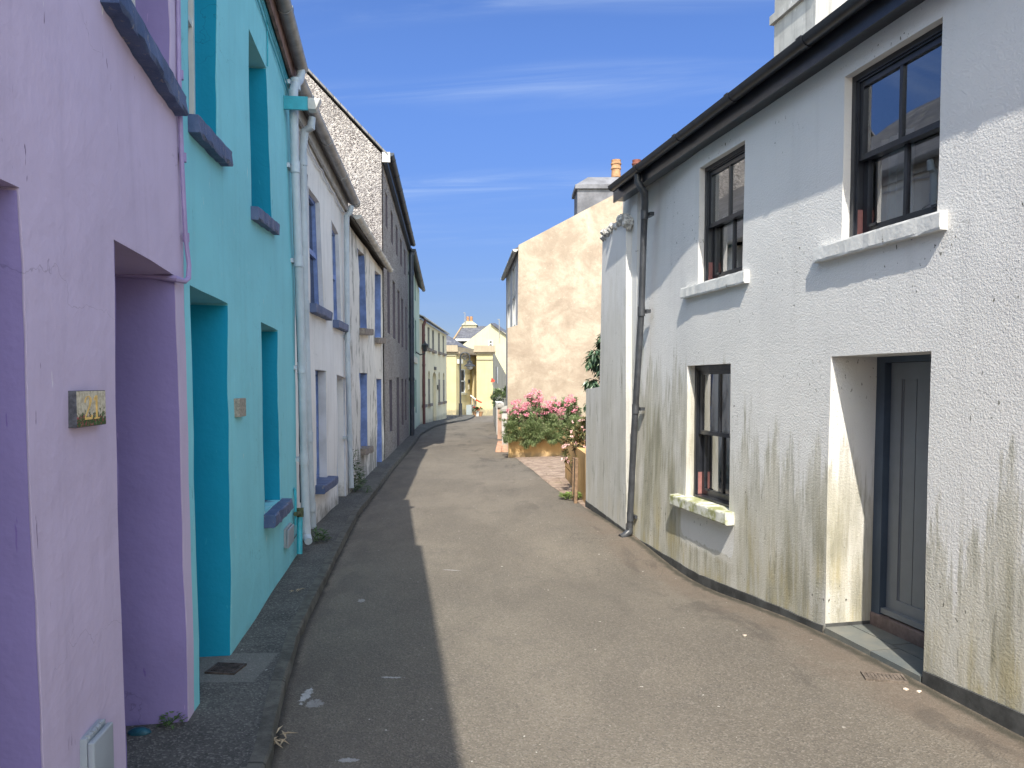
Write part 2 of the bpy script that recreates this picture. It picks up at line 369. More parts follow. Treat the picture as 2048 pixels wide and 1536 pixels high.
def algae_wall(name, c, lim0, lim1, u0, u1, windows=(), amt=.8, rough_k=1.0):
    """textured white masonry paint with green algae runs below a line that falls from lim0 at u0 to lim1 at u1"""
    M = Mt(name, .85); u = M.uv(); X = M.xyz(u)
    base = M.mix(M.rng(M.noise(u, .8, 3), .35, .65), mul(c, .93), c)
    base = M.mix(M.math('MULTIPLY', M.rng(M.noise(M.uv(7, .5, (2, 2)), 1, 4), .5, .75), .25), base, mul(c, .72))
    lim = M.rng(X[0], u0, u1, lim0, lim1)
    env = M.rng(M.math('SUBTRACT', lim, X[1]), -.25, .95)
    s1 = M.noise(M.uv(5.5, .5), 1, 5, .6, .25); s2 = M.noise(M.uv(24, 2.1, (4, 4)), 1, 5, .72, .2); big = M.noise(M.uv(1.5, .8, (9, 1)), 1, 3, .6)
    k_ = lambda n_, a: M.math('MULTIPLY', M.math('SUBTRACT', n_, .5), a)
    f = M.math('ADD', M.math('ADD', M.math('MULTIPLY_ADD', env, 1.0, -.60), k_(s1, 2.7)), M.math('ADD', k_(s2, 1.3), k_(big, 2.2)))
    for (a, b, zl, zh) in windows:   # dry strip that the sill shelters
        k = M.math('MULTIPLY', M.math('MULTIPLY', M.rng(X[0], a, a+.12), M.rng(X[0], b-.12, b, 1, 0)), M.math('MULTIPLY', M.rng(X[1], zl, zl+.2), M.rng(X[1], zh, zh+.03, 1, 0)))
        f = M.math('SUBTRACT', f, M.math('MULTIPLY', k, 3.0))
    edge = M.math('ADD', M.math('SUBTRACT', lim, X[1]), M.math('ADD', k_(s1, 2.2), M.math('ADD', k_(s2, 1.0), k_(big, 1.0))))
    for (a, b, zl, zh) in windows: edge = M.math('SUBTRACT', edge, M.math('MULTIPLY', k, 3.0))
    film = M.rng(edge, 0, .35)
    filmc = M.mix(M.rng(M.noise(M.uv(3, .9, (6, 2)), 1, 5), .35, .65), (.50, .47, .38), (.37, .35, .275))
    base = M.mix(M.math('MULTIPLY', film, M.math('MULTIPLY', M.rng(M.noise(M.uv(2.2, .9, (16, 5)), 1, 4, .6), .3, .6, .35, .8), amt)), base, filmc)
    fr = M.math('MULTIPLY', M.math('MULTIPLY', film, M.rng(edge, .1, .8, 1, 0)), M.rng(s2, .46, .62))
    base = M.mix(M.math('MULTIPLY', fr, .65*amt), base, (.17, .17, .12))
    mask = M.math('MULTIPLY', M.math('MULTIPLY', M.rng(f, -.1, .9), M.rng(env, 0, .5)), amt)
    hue = M.mix(M.rng(M.noise(M.uv(7, 1.3, (1, 9)), 1, 5, .65), .38, .62), (.21, .20, .14), (.34, .32, .235))
    och = M.math('MULTIPLY', M.rng(M.math('ADD', X[1], k_(big, 1.4)), .15, .75, .8, 0), M.rng(M.noise(M.uv(3, 1.5, (5, 5)), 1, 4), .42, .6))
    hue = M.mix(och, hue, (.40, .33, .15))
    base = M.mix(mask, base, hue)
    dk = M.noise(M.uv(13, 1.3, (14, 4)), 1, 6, .75, .2)
    base = M.mix(M.math('MULTIPLY', M.math('MULTIPLY', M.rng(dk, .56, .66), .6), M.math('MULTIPLY', env, M.rng(f, -.3, .3))), base, (.14, .14, .10))
    spk = M.noise(M.uv(40, 22, (3, 1)), 1, 2); gate = M.rng(M.noise(M.uv(1.5, 1.5, (4, 7)), 1, 2), .5, .62)
    base = M.mix(M.math('MULTIPLY', M.rng(spk, .665, .70), gate), base, (.12, .12, .10))
    scr = M.noise(M.uv(30, 3, (7, 3)), 1, 3, .6); base = M.mix(M.math('MULTIPLY', M.rng(scr, .70, .73), M.rng(M.noise(M.uv(1.2, 1.0, (2, 6)), 1, 2), .52, .62)), base, (.2, .19, .17))
    pale = M.noise(M.uv(6, 2.5, (31, 2)), 1, 6, .7)
    base = M.mix(M.math('MULTIPLY', M.rng(pale, .62, .72), M.rng(X[1], .2, .7, .6, 0)), base, mul(c, .9))
    M.col(base)
    hh = M.math('ADD', M.noise(u, 62, 5, .7), M.math('MULTIPLY', M.vor(u, 95), .35)); b1 = M.bump(hh, .55*rough_k, .0075); M.nrm(M.bump(M.noise(u, 9, 3), .3, .008, b1)); return M.m

def slate(name, c, k=1):
    M = Mt(name, .6, .4)
    n = M.t.nodes.new('ShaderNodeTexBrick'); M.t.links.new(M.uv(), n.inputs['Vector']); n.inputs['Scale'].default_value = 1
    n.inputs['Brick Width'].default_value = .26*k; n.inputs['Row Height'].default_value = .2*k; n.inputs['Mortar Size'].default_value = .008; n.inputs['Bias'].default_value = 0
    n.inputs['Color1'].default_value = (*mul(c, .75), 1); n.inputs['Color2'].default_value = (*mul(c, 1.3), 1); n.inputs['Mortar'].default_value = (*mul(c, .3), 1)
    base = M.mix(M.math('MULTIPLY', M.rng(M.noise(M.uv(), 5, 6, .7), .5, .7), .5), n.outputs[0], (.33, .32, .25))
    M.col(base); M.nrm(M.bump(M.math('SUBTRACT', 1.0, n.outputs['Fac']), .8, .01)); return M.m
m_slate = slate('roof slate', (.13, .125, .13)); m_slate2 = slate('pale roof slate', (.10, .10, .115), 1.6)

def blue_stone():
    M = Mt('blue painted slate', .6, .4); p = M.pos()
    base = M.mix(M.rng(M.noise(p, 5, 5), .35, .65), (.045, .075, .165), (.09, .12, .22))
    base = M.mix(M.rng(M.noise(M.pos(26, 26, 9), 1, 5, .75), .60, .66), base, (.21, .19, .20))
    M.col(base); M.nrm(M.bump(M.noise(p, 30, 6, .7), .7, .012)); return M.m
m_blue = blue_stone()
m_blue_paint = plain('powder blue joinery paint', (.15, .22, .46), .6, .25, 5)
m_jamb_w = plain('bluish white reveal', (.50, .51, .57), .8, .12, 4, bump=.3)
m_stone = plain('bare slate sill', (.20, .17, .15), .9, .4, 14, bump=.6)
m_pvc = plain('grey white pipe', (.40, .45, .50), .45, .12, 3)
m_pvc_g = plain('weathered grey gutter', (.22, .225, .24), .38, .3, 6)
m_pvc_p = plain('dirty cream gutter', (.46, .45, .43), .5, .2, 5)
m_black = plain('black gloss paint', (.018, .020, .026), .28, .3, 6, spec=.55)
m_blackpipe = plain('black plastic', (.045, .048, .055), .38, .3, 8, spec=.5)
m_dkblue = plain('dark guttering', (.03, .04, .06), .4, .3, 6)
m_brown = plain('bare brown fascia board', (.17, .10, .085), .8, .4, 12, bump=.5)
m_brownpipe = plain('maroon drain pipe', (.10, .04, .04), .5, .2, 6)
m_plinth = plain('black bitumen plinth', (.055, .056, .055), .8, .45, 5, bump=.5)
m_wframe = plain('white window paint', (.58, .58, .56), .5, .06, 6)
m_tealpipe = plain('teal pipe paint', (.03, .30, .38), .4, .15, 6)
m_lavpipe = plain('lavender pipe paint', (.28, .22, .40), .5, .12, 6)
m_box = plain('grey meter box plastic', (.27, .295, .33), .5, .06, 4)
m_dark = plain('unlit room', (.30, .30, .31), .9, .2, 3)
m_curtain = plain('white curtain cloth', (.62, .62, .60), .9, .06, 5)
m_redwood = plain('faded red sash edge', (.27, .12, .11), .7, .15, 14)
m_door = plain('slate grey door paint', (.05, .07, .10), .45, .12, 5)
m_doorw = plain('slate grey door boards', (.17, .185, .20), .5, .06, 5)
m_teal_door = plain('teal door paint', (.0, .22, .30), .5, .1, 5)
m_lav_door = plain('violet door paint', (.16, .12, .30), .5, .1, 5)
m_metal = plain('dark iron', (.03, .032, .035), .45, .3, 9)
m_terra = plain('terracotta', (.34, .19, .10), .8, .25, 9)
m_terra2 = plain('dark clay', (.16, .055, .04), .8, .25, 9)
m_chim = plain('lead grey render', (.15, .15, .165), .85, .3, 3, bump=.4)
m_red = plain('bright red plastic', (.80, .06, .03), .5, .1, 5)
m_orange = render_wall('ochre orange render', (.60, .385, .17), marks=(.35, .2, .1), chips=(.7, .5, .3), grime=.5, streak=.12, seedo=61, fine=30).m
m_pinkp = plain('pinkish render', (.42, .27, .20), .85, .12, 5)
m_concrete = plain('weathered concrete', (.20, .19, .175), .9, .35, 6, bump=.6)
m_glassd = Mt('dark window glass', .06, .6); m_glassd.col((.035, .04, .05)); m_glassd = m_glassd.m
def glass():
    M = Mt('window glass'); t = M.t; t.nodes.remove(M.b)
    out = [n for n in t.nodes if n.type == 'OUTPUT_MATERIAL'][0]
    tr = t.nodes.new('ShaderNodeBsdfTransparent'); tr.inputs[0].default_value = (.86, .88, .88, 1); gl = t.nodes.new('ShaderNodeBsdfGlossy'); gl.inputs['Roughness'].default_value = .012
    gl.inputs[0].default_value = (.95, .97, 1, 1)
    lw = t.nodes.new('ShaderNodeFresnel'); lw.inputs[0].default_value = 1.6
    n = t.nodes.new('ShaderNodeTexNoise'); n.inputs['Scale'].default_value = 3; g = t.nodes.new('ShaderNodeNewGeometry'); t.links.new(g.outputs['Position'], n.inputs['Vector'])
    b = t.nodes.new('ShaderNodeBump'); b.inputs['Strength'].default_value = .012; b.inputs['Distance'].default_value = .02; t.links.new(n.outputs[0], b.inputs['Height']); t.links.new(b.outputs[0], gl.inputs['Normal'])
    ad = t.nodes.new('ShaderNodeMath'); ad.operation = 'MULTIPLY_ADD'; ad.inputs[1].default_value = 2.4; ad.inputs[2].default_value = .08; ad.use_clamp = True; t.links.new(lw.outputs[0], ad.inputs[0])
    mx = t.nodes.new('ShaderNodeMixShader'); t.links.new(ad.outputs[0], mx.inputs[0]); t.links.new(tr.outputs[0], mx.inputs[1]); t.links.new(gl.outputs[0], mx.inputs[2]); t.links.new(mx.outputs[0], out.inputs[0])
    return M.m
m_glass = glass()

def leaf_mat(name, a, b, c=None, th=.85, rough=.55):
    M = Mt(name, rough, .35); r = M.rnd(); base = M.mix(r, a, b)
    if c: base = M.mix(M.rng(M.math('FRACT', M.math('MULTIPLY', r, 7.31)), th, th+.02), base, c)
    M.col(base); return M.m
m_leaf = leaf_mat('garden leaves', (.07, .12, .045), (.19, .25, .11), (.34, .38, .2))
m_rose = leaf_mat('rosemary needles', (.075, .115, .04), (.20, .25, .10), (.32, .34, .17), .85)
m_laurel = leaf_mat('laurel leaves', (.035, .07, .04), (.09, .15, .08), (.30, .33, .22), .9, .35)
m_pink = leaf_mat('pink petals', (.70, .16, .26), (.85, .40, .48), (.50, .10, .16), .85)
m_weed = leaf_mat('weed leaves', (.03, .07, .02), (.09, .15, .05))
m_bark = plain('bark', (.10, .07, .05), .9, .3, 20)
m_dry = plain('dry stalk', (.38, .30, .20), .9, .2, 20)

# ---------------------------------------------------------------- ground heights
KERB = [(-.35, -6), (-.62, 0), (-1.04, 3.23), (-1.20, 3.95), (-1.37, 4.89), (-1.50, 5.95), (-1.66, 7.27), (-1.90, 9.38), (-2.06, 11.7), (-2.29, 14.71), (-2.55, 19.19), (-2.93, 24.6), (-2.97, 29.5), (-2.86, 33), (-2.56, 36.5), (-2.30, 40), (-2.2, 44), (-2.2, 46.2)]
REDGE = [(3.6, -6), (3.25, 0), (2.46, 3.3), (2.3, 4.05), (2.08, 5.08), (1.60, 7.35), (1.28, 8.9), (.99, 10.3), (.69, 12.2), (.36, 15.1), (.10, 17.2), (-.14, 17.6), (-.32, 20.8), (-.6, 27), (-.85, 36), (-.95, 46.2)]
def interp(tab, y):
    for (x0, y0), (x1, y1) in zip(tab, tab[1:]):
        if y <= y1: k = max(0, (y-y0)/(y1-y0)); return x0+(x1-x0)*k
    return tab[-1][0]
def sst(a, b, x): k = max(0, min(1, (x-a)/(b-a))); return k*k*(3-2*k)
def gz(x, y):
    z = -.27*sst(27, 44, y) 
    k = sst(-.6, 1.0, (x-interp(KERB, y))/max(.5, interp(REDGE, y)-interp(KERB, y))*1.6-.6)
    z += -.15*math.exp(-((y-7.0)/1.25)**2)*k
    z += .012*noise.noise(Vector((x*.9, y*.5, 0)))
    return z
def pz(x, y): return .075 - .27*sst(27, 44, y)

# ================================================================ SETTING
def road_mat():
    M = Mt('asphalt', .88, .3); p = M.pos(); X = M.xyz(p)
    big = M.noise(M.pos(1, .45, 1), .8, 4, .6); mid = M.noise(p, 3.2, 5, .65)
    base = M.mix(M.rng(big, .35, .65), (.118, .103, .084), (.158, .138, .111))
    base = M.mix(M.math('MULTIPLY', M.rng(mid, .5, .7), .45), base, (.105, .094, .08))
    agg = M.vor(p, 130, out='Color'); ar = M.xyz(agg)
    base = M.mix(M.rng(ar[0], .55, 1, 0, .35), base, (.30, .27, .235)); base = M.mix(M.rng(ar[1], .6, 1, 0, .45), base, (.05, .046, .042))
    sp = M.noise(p, 26, 2, .5); g = M.rng(M.noise(p, 2.2, 2), .42, .6)
    base = M.mix(M.math('MULTIPLY', M.rng(sp, .735, .76), g), base, (.55, .52, .46))
    # brown silt along the right-hand wall: distance from the line x = 3.15-.21y
    dr = M.math('SUBTRACT', M.math('ADD', X[0], M.math('MULTIPLY', X[1], .21)), 3.15)
    near_ = M.rng(X[1], 9.6, 10.3, 1, 0)
    silt = M.math('ADD', dr, M.math('MULTIPLY', M.math('SUBTRACT', mid, .5), .9))
    base = M.mix(M.math('MULTIPLY', M.rng(silt, -.62, -.1, 0, .5), near_), base, (.135, .10, .075))
    dk = M.noise(M.pos(2.2, .8, 1), 1, 4, .6, .6)
    base = M.mix(M.math('MULTIPLY', M.rng(dk, .53, .66), M.rng(dr, -1.5, -.3, .1, .5)), base, (.06, .052, .046))
    gr = M.math('ABSOLUTE', M.math('ADD', dr, M.math('MULTIPLY_ADD', M.noise(p, 9, 4), -.1, .1)))
    base = M.mix(M.math('MULTIPLY', M.rng(gr, 0, .07, .8, 0), near_), base, (.035, .035, .025))
    for (yy, k, w_) in ((20.6, .5, .05), (13.2, .25, .03), (27.5, .5, .09)):
        ln = M.math('ABSOLUTE', M.math('ADD', M.math('SUBTRACT', X[1], yy), M.math('MULTIPLY', M.math('SUBTRACT', M.noise(p, 1.5, 4), .5), .5)))
        base = M.mix(M.rng(ln, 0, w_, k, 0), base, (.05, .042, .036))
    dn = M.t.nodes.new('ShaderNodeVectorMath'); dn.operation = 'ADD'; nz = M.t.nodes.new('ShaderNodeTexNoise'); nz.inputs['Scale'].default_value = 1.4; nz.inputs['Detail'].default_value = 5
    M.t.links.new(p, nz.inputs['Vector']); M.t.links.new(p, dn.inputs[0]); M.t.links.new(nz.outputs['Color'], dn.inputs[1])
    base = M.mix(M.math('MULTIPLY', M.rng(M.vor(dn.outputs[0], .45, 'DISTANCE_TO_EDGE'), 0, .006, .22, 0), M.rng(M.noise(p, .7, 2), .48, .56)), base, (.04, .036, .03))
    # spilt white paint by the kerb
    def splat(x, y, rx, ry, k, base, c=(.50, .50, .50)):
        ex = M.math('DIVIDE', M.math('SUBTRACT', X[0], x), rx); ey = M.math('DIVIDE', M.math('SUBTRACT', X[1], y), ry)
        dd = M.math('SQRT', M.math('ADD', M.math('MULTIPLY', ex, ex), M.math('MULTIPLY', ey, ey)))
        f = M.math('ADD', M.rng(dd, 0, 1.3, .75, -.3), M.math('MULTIPLY', M.math('SUBTRACT', M.noise(p, 32, 5, .75), .5), 1.6))
        return M.mix(M.math('MULTIPLY', M.rng(f, .42, .52), k), base, c)
    for a in ((-1.09, 4.0, .05, .22, .85), (-1.02, 3.9, .10, .10, .45), (-.68, 4.25, .14, .025, .5), (-.72, 3.3, .10, .04, .6), (-.55, 6.9, .16, .03, .4), (-1.15, 5.8, .06, .1, .4)):
        base = splat(*a, base)
    K = M.xyz(M.uv()); kd = M.math('ADD', K[0], M.math('MULTIPLY', M.math('SUBTRACT', M.noise(p, 7, 4), .5), .06))
    base = M.mix(M.rng(kd, .0, .045, .9, 0), base, (.02, .019, .017))
    base = M.mix(M.math('MULTIPLY', M.rng(kd, .05, .6, .4, 0), M.rng(M.noise(M.pos(3, 1, 1), 1.5, 4), .4, .6)), base, (.07, .062, .055))
    M.col(base)
    h = M.math('ADD', M.vor(p, 130), M.math('MULTIPLY', M.noise(p, 45, 3), .8))
    M.nrm(M.bump(h, .55, .008)); return M.m
def pave_mat():
    M = Mt('pavement tarmac', .9, .25); p = M.pos(); X = M.xyz(p)
    base = M.mix(M.rng(M.noise(p, 1.6, 5, .65), .35, .65), (.062, .061, .058), (.105, .102, .094))
    agg = M.xyz(M.vor(p, 110, out='Color'))
    base = M.mix(M.rng(agg[0], .6, 1, 0, .5), base, (.24, .23, .21)); base = M.mix(M.rng(agg[1], .6, 1, 0, .5), base, (.03, .03, .03))
    # concrete patch round the cover, lighter patches and lines
    pt = M.math('MULTIPLY', M.rng(X[1], 3.99, 4.0), M.rng(X[1], 4.44, 4.45, 1, 0))
    base = M.mix(M.math('MULTIPLY', pt, M.math('MULTIPLY', M.rng(X[0], -1.36, -1.38), .5)), base, (.20, .195, .18))
    base = M.mix(M.math('MULTIPLY', M.rng(M.noise(p, 13, 5, .75), .64, .68), M.rng(M.noise(p, 1.5, 2), .45, .6)), base, (.42, .42, .39))
    ly = M.math('FRACT', M.math('MULTIPLY', X[1], .53)); base = M.mix(M.rng(M.math('ABSOLUTE', M.math('SUBTRACT', ly, .5)), 0, .006, .6, 0), base, (.03, .03, .03))
    M.col(base); M.nrm(M.bump(M.math('ADD', M.vor(p, 110), M.noise(p, 30, 4)), .5, .007)); return M.m
def kerb_mat():
    M = Mt('kerb stone', .85, .3); p = M.pos()
    base = M.mix(M.rng(M.noise(p, 8, 6, .7), .35, .65), (.062, .06, .053), (.12, .115, .10))
    base = M.mix(M.rng(M.noise(p, 25, 4, .7), .6, .65), base, (.07, .07, .055))
    jy = M.math('FRACT', M.math('MULTIPLY', M.xyz(p)[1], 1.12)); base = M.mix(M.rng(M.math('ABSOLUTE', M.math('SUBTRACT', jy, .5)), 0, .014, .85, 0), base, (.02, .02, .016))
    M.col(base); M.nrm(M.bump(M.noise(p, 30, 5, .75), .7, .012)); return M.m
def drive_mat():
    M = Mt('driveway stone', .95, .2); p = M.pos()
    base = M.mix(M.rng(M.noise(p, 5, 6, .75), .35, .65), (.20, .145, .115), (.34, .265, .21))
    base = M.mix(M.rng(M.vor(M.pos(1,.6,1), 5, 'DISTANCE_TO_EDGE'), 0, .05, .5, 0), base, (.12, .09, .06))
    base = M.mix(M.rng(M.noise(p, 2.2, 4), .6, .7, 0, .6), base, (.16, .15, .07))
    M.col(base); M.nrm(M.bump(M.noise(p, 14, 6, .7), .8, .03)); return M.m
m_road, m_pave, m_kerb, m_drive = road_mat(), pave_mat(), kerb_mat(), drive_mat()

bm = bmesh.new()   # ground to the horizon
N = [-1500, -300, -60, -12, 0, 12, 60, 300, 1500]
gv = [[bm.verts.new((x, y, -.62)) for x in N] for y in N]
for i in range(8):
    for j in range(8): bm.faces.new((gv[i][j], gv[i][j+1], gv[i+1][j+1], gv[i+1][j]))
tag(link('ground', bm, plain('bare earth', (.16, .14, .11), .95, .3, .5), loc=(0, 0, 0)), 'ground under the town', 'ground', kind='structure')

def strip(name, ys, left, right, z, m, nx=12, skirt=0):
    bm = bmesh.new(); rows = []
    for y in ys:
        a, b = left(y), right(y); rows.append([bm.verts.new((a+(b-a)*i/nx, y, z(a+(b-a)*i/nx, y))) for i in range(nx+1)])
    for i in range(len(ys)-1):
        for j in range(nx): bm.faces.new((rows[i][j], rows[i][j+1], rows[i+1][j+1], rows[i+1][j]))
    return link(name, bm, m, loc=(0, 0, 0), smooth=True)
ys = [-6+.25*i for i in range(64)] + [10+.6*i for i in range(61)] + [46.2, 46.9]
ROAD = (strip('road', ys, lambda y: interp(KERB, y)-.05, lambda y: interp(REDGE, y)+(.35 if y < 10.3 or y > 17.4 else .04), gz, m_road, 16)); tag(ROAD, 'narrow grey asphalt street', 'road', kind='structure')
uvl = ROAD.data.uv_layers.new(name='UVMap')
for l in ROAD.data.loops:
    v = ROAD.data.vertices[l.vertex_index].co; uvl.data[l.index].uv = (v.x-interp(KERB, v.y), v.y)
def wallx(y):
    if y < 7.1: return -1.045-.134*y
    if y < 15.9: return -2.11-.0626*(y-7.1)
    if y < 23.4: return -2.642-.0666*(y-15.92)
    if y < 30.6: return -3.14-.0722*(y-23.4)
    return -3.66+.016*(y-30.6)
def kx(y): return interp(KERB, y) + .008*noise.noise(Vector((y*2.1, 3, 0)))
ysp = [-6+.25*i for i in range(64)] + [10+.5*i for i in range(73)] + [46.2]
tag(strip('pavement', ysp, lambda y: wallx(y)-.6, lambda y: kx(y)-.065, lambda x, y: pz(x, y)+.008*noise.noise(Vector((x*2, y, 5))), m_pave, 6), 'dark tarmac pavement beside the left-hand houses', 'pavement', kind='structure')
bm = bmesh.new(); rows = []
for k, y in enumerate(ysp):
    x = kx(y); z = pz(x, y); j = lambda: random.uniform(-.006, .006)
    rows.append([bm.verts.new(p) for p in ((x-.085, y, z-.03), (x-.07, y, z+.003), (x-.006+j(), y, z+.002+j()*.4), (x+j(), y, z-.010+j()*.5), (x+j(), y, z-.2))])
for i in range(len(rows)-1):
    for j in range(4): bm.faces.new((rows[i][j], rows[i][j+1], rows[i+1][j+1], rows[i+1][j]))
tag(link('kerb', bm, m_kerb, loc=(0, 0, 0), smooth=True, angle=25), 'worn stone kerb along the pavement', 'kerb', kind='structure')
tag(strip('driveway', [9.9+.3*i for i in range(27)], lambda y: interp(REDGE, y)-.03+.02*noise.noise(Vector((y*3, 0, 0))), lambda y: 5, lambda x, y: gz(x, y)+.006+.01*noise.noise(Vector((x*2, y*2, 8)))+max(0, x-interp(REDGE, y))*.03, m_drive, 16), 'rough pinkish stone driveway', 'driveway', kind='structure')

# ================================================================ builders for house parts
def roof(parent, wall, u0, u1, ze, depth, rise, over, m, ov=.08, sl=0):
    bm = bmesh.new(); uv = bm.loops.layers.uv.verify(); k = rise/(depth/2)
    pr = [(-over, ze-over*k+.05), (depth/2, ze+rise+.05), (depth+over, ze-over*k+.05)]
    for (d0, z0), (d1, z1) in zip(pr, pr[1:]):
        v = bxw(bm, [wall.P(u0-ov, z0, d0), wall.P(u1+ov, z0, d0), wall.P(u1+ov, z1, d1), wall.P(u0-ov, z1, d1),
                     wall.P(u0-ov, z0+.05, d0), wall.P(u1+ov, z0+.05, d0), wall.P(u1+ov, z1+.05, d1), wall.P(u0-ov, z1+.05, d1)])
    for f in bm.faces:
        for l in f.loops:
            q = l.vert.co-wall.p0; l[uv].uv = (q.dot(wall.t), -q.dot(wall.n)*math.sqrt(1+k*k))
    for v in bm.verts: v.co.z += sl*((v.co-wall.p0).dot(wall.t)-u0)
    return link('roof', bm, m, parent)
def shell(parent, wall, u0, u1, ze, depth, rise, m, zb=-.6, ends=(True, True), name='gable_wall', e=.004, sl=0):
    for on, u, s in ((ends[0], u0, 1), (ends[1], u1, -1)):
        if not on: continue
        bm = bmesh.new()
        ze_ = ze; ze = ze+sl*(u-u0)
        poly = [wall.P(u+s*e, zb, .02), wall.P(u+s*e, ze, .02), wall.P(u+s*e, ze+rise, depth/2), wall.P(u+s*e, ze, depth), wall.P(u+s*e, zb, depth)]
        prism(bm, poly, wall.t*s*.2)
        uv = bm.loops.layers.uv.verify()
        for f in bm.faces:
            for l in f.loops:
                q = l.vert.co-wall.p0; l[uv].uv = (-q.dot(wall.n)+q.dot(wall.t)*.3, q.z)
        link(name, bm, m, parent); ze = ze_
    bm = bmesh.new(); wbox(bm, wall, u0+.21, u1-.21, zb, ze, depth-.2, depth-.01, z1b=ze+sl*(u1-u0)); uvbox(bm, wall); link('rear_wall', bm, m, parent)
def gutter(parent, wall, u0, z0, u1, z1, d, r, m, union=1.8, name='gutter', seg=8):
    bm = bmesh.new(); n = max(2, int((u1-u0)/.5))
    P = lambda k, rr=0: wall.P(u0+(u1-u0)*k, z0+(z1-z0)*k, d)
    tube(bm, [P(i/n) for i in range(n+1)], r, seg, cap=False, arc=(math.pi*.5, math.pi*1.5))
    tube(bm, [P(i/n) for i in range(n+1)], r*.9, seg, cap=False, arc=(math.pi*.5, math.pi*1.5))
    for e in (0, 1):   # end caps
        k = e; t = (wall.t)*(.004 if e else -.004)
        tube(bm, [P(k)-t*2, P(k)+t], r*1.05, seg, cap=True, arc=(math.pi*.5, math.pi*1.5))
    L = u1-u0; q = u0+.4
    while q < u1:
        k = (q-u0)/L; a = P(k); tube(bm, [a-wall.t*.03, a+wall.t*.03], r*1.1, seg, cap=True, arc=(math.pi*.47, math.pi*1.53)); q += union
    return link(name, bm, m, parent, smooth=True)
def downpipe(parent, pts, r, m, collars=(), name='downpipe', clips=None, wn=None, seg=12):
    bm = bmesh.new(); tube(bm, pts, r, seg)
    pts = [Vector(p) for p in pts]
    def at(z):
        for a, b in zip(pts, pts[1:]):
            if (a.z-z)*(b.z-z) <= 0 and abs(a.z-b.z) > 1e-6: return a.lerp(b, (z-a.z)/(b.z-a.z))
        return None
    for z in collars:
        p = at(z)
        if p is None: continue
        tube(bm, [p+Vector((0, 0, -.05)), p+Vector((0, 0, .05))], r*1.16, seg)
        if wn is not None:
            a = p - wn*(r*2.4); t = Vector((-wn.y, wn.x, 0))
            bxw(bm, [a+t*q+wn*e+Vector((0, 0, h)) for h in (-.018, .018) for q, e in ((-r*1.9, 0), (r*1.9, 0), (r*1.9, r*1.4), (-r*1.9, r*1.4))])
    return link(name, bm, m, parent, smooth=True, angle=45)
def pane_window(parent, wall, q, d, m_frame, bars=(1, 1), fr=.05, name='window', glassm=None):
    """simple sash: frame with a meeting rail, pane behind"""
    qq = expand(q, .03); bm = bmesh.new()
    w_ = max(.2, abs(q[1][0]-q[0][0])); h_ = abs(q[0][1]-q[3][1]); a = fr/w_; b = fr/h_
    qbox(bm, wall, qq, 0, a, 0, 1, d-.03, d+.05); qbox(bm, wall, qq, 1-a, 1, 0, 1, d-.03, d+.05)
    qbox(bm, wall, qq, a, 1-a, 0, b, d-.028, d+.05); qbox(bm, wall, qq, a, 1-a, 1-b, 1, d-.028, d+.05)
    qbox(bm, wall, qq, a, 1-a, .5-b*.4, .5+b*.4, d-.025, d+.045)
    if bars[0] > 1: qbox(bm, wall, qq, .5-a*.3, .5+a*.3, b, 1-b, d-.02, d+.03)
    o = link(name, bm, m_frame, parent)
    bm = bmesh.new(); qbox(bm, wall, qq, a*.9, 1-a*.9, b*.9, 1-b*.9, d+.01, d+.02); link('pane', bm, glassm or m_glassd, o)
    return o
def door_panel(parent, wall, q, d, m, handle=True):
    bm = bmesh.new(); qq = expand(q, .03)
    qbox(bm, wall, qq, 0, 1, 0, 1, d, d+.06)
    qbox(bm, wall, qq, 0, .1, 0, 1, d-.03, d-.003); qbox(bm, wall, qq, .9, 1, 0, 1, d-.03, d-.003); qbox(bm, wall, qq, .1, .9, .95, 1, d-.03, d-.003)
    o = link('door', bm, m, parent)
    return o

# ================================================================ LEFT-HAND TERRACE
LG = 'terraced houses down the left side of the street'
WA = Wall((-.509, -4), (-1.045-.134*7.12, 7.12), 1)
uB = WA.px(374, 800)[0]; uE = WA.L
SE = -.105/1.009
def zEu(u): return 4.42+SE*(u-uE)
zE = zEu(0)
# --- lavender house
H1 = thing('terraced_house', WA.P(uB/2, 0), 'lavender rendered house at the left edge, nearest to the camera, with deep purple doorways', 'house', LG)
dA = [WA.px(-60, 335), WA.px(42, 372), WA.px(75, 1640), WA.px(-40, 1950)]
dA = [(dA[1][0]-.85, dA[0][1]), dA[1], (dA[1][0]+.02, -.3), (dA[1][0]-.85, -.3)]
dB = [WA.px(228, 480), WA.px(352, 553), WA.px(375, 1440), None]
dB = [dB[0], dB[1], (dB[2][0], -.3), (WA.px(248, 1500)[0], -.3)]
wU = [WA.px(222, -560), WA.px(330, -300), WA.px(337, 182), WA.px(225, -5)]
def hole_polys(lst): return [([p for p in q], d) for q, d in lst]
wU = [(a, min(b, zEu(a)-.35)) for a, b in wU]
facade('wall', H1, WA, [(0, -.6), (uB, -.6), (uB, zEu(uB)), (0, zE)], [(dA, .42), (dB, .42), (wU, .15)], m_lav, step=.2, amp=.014)
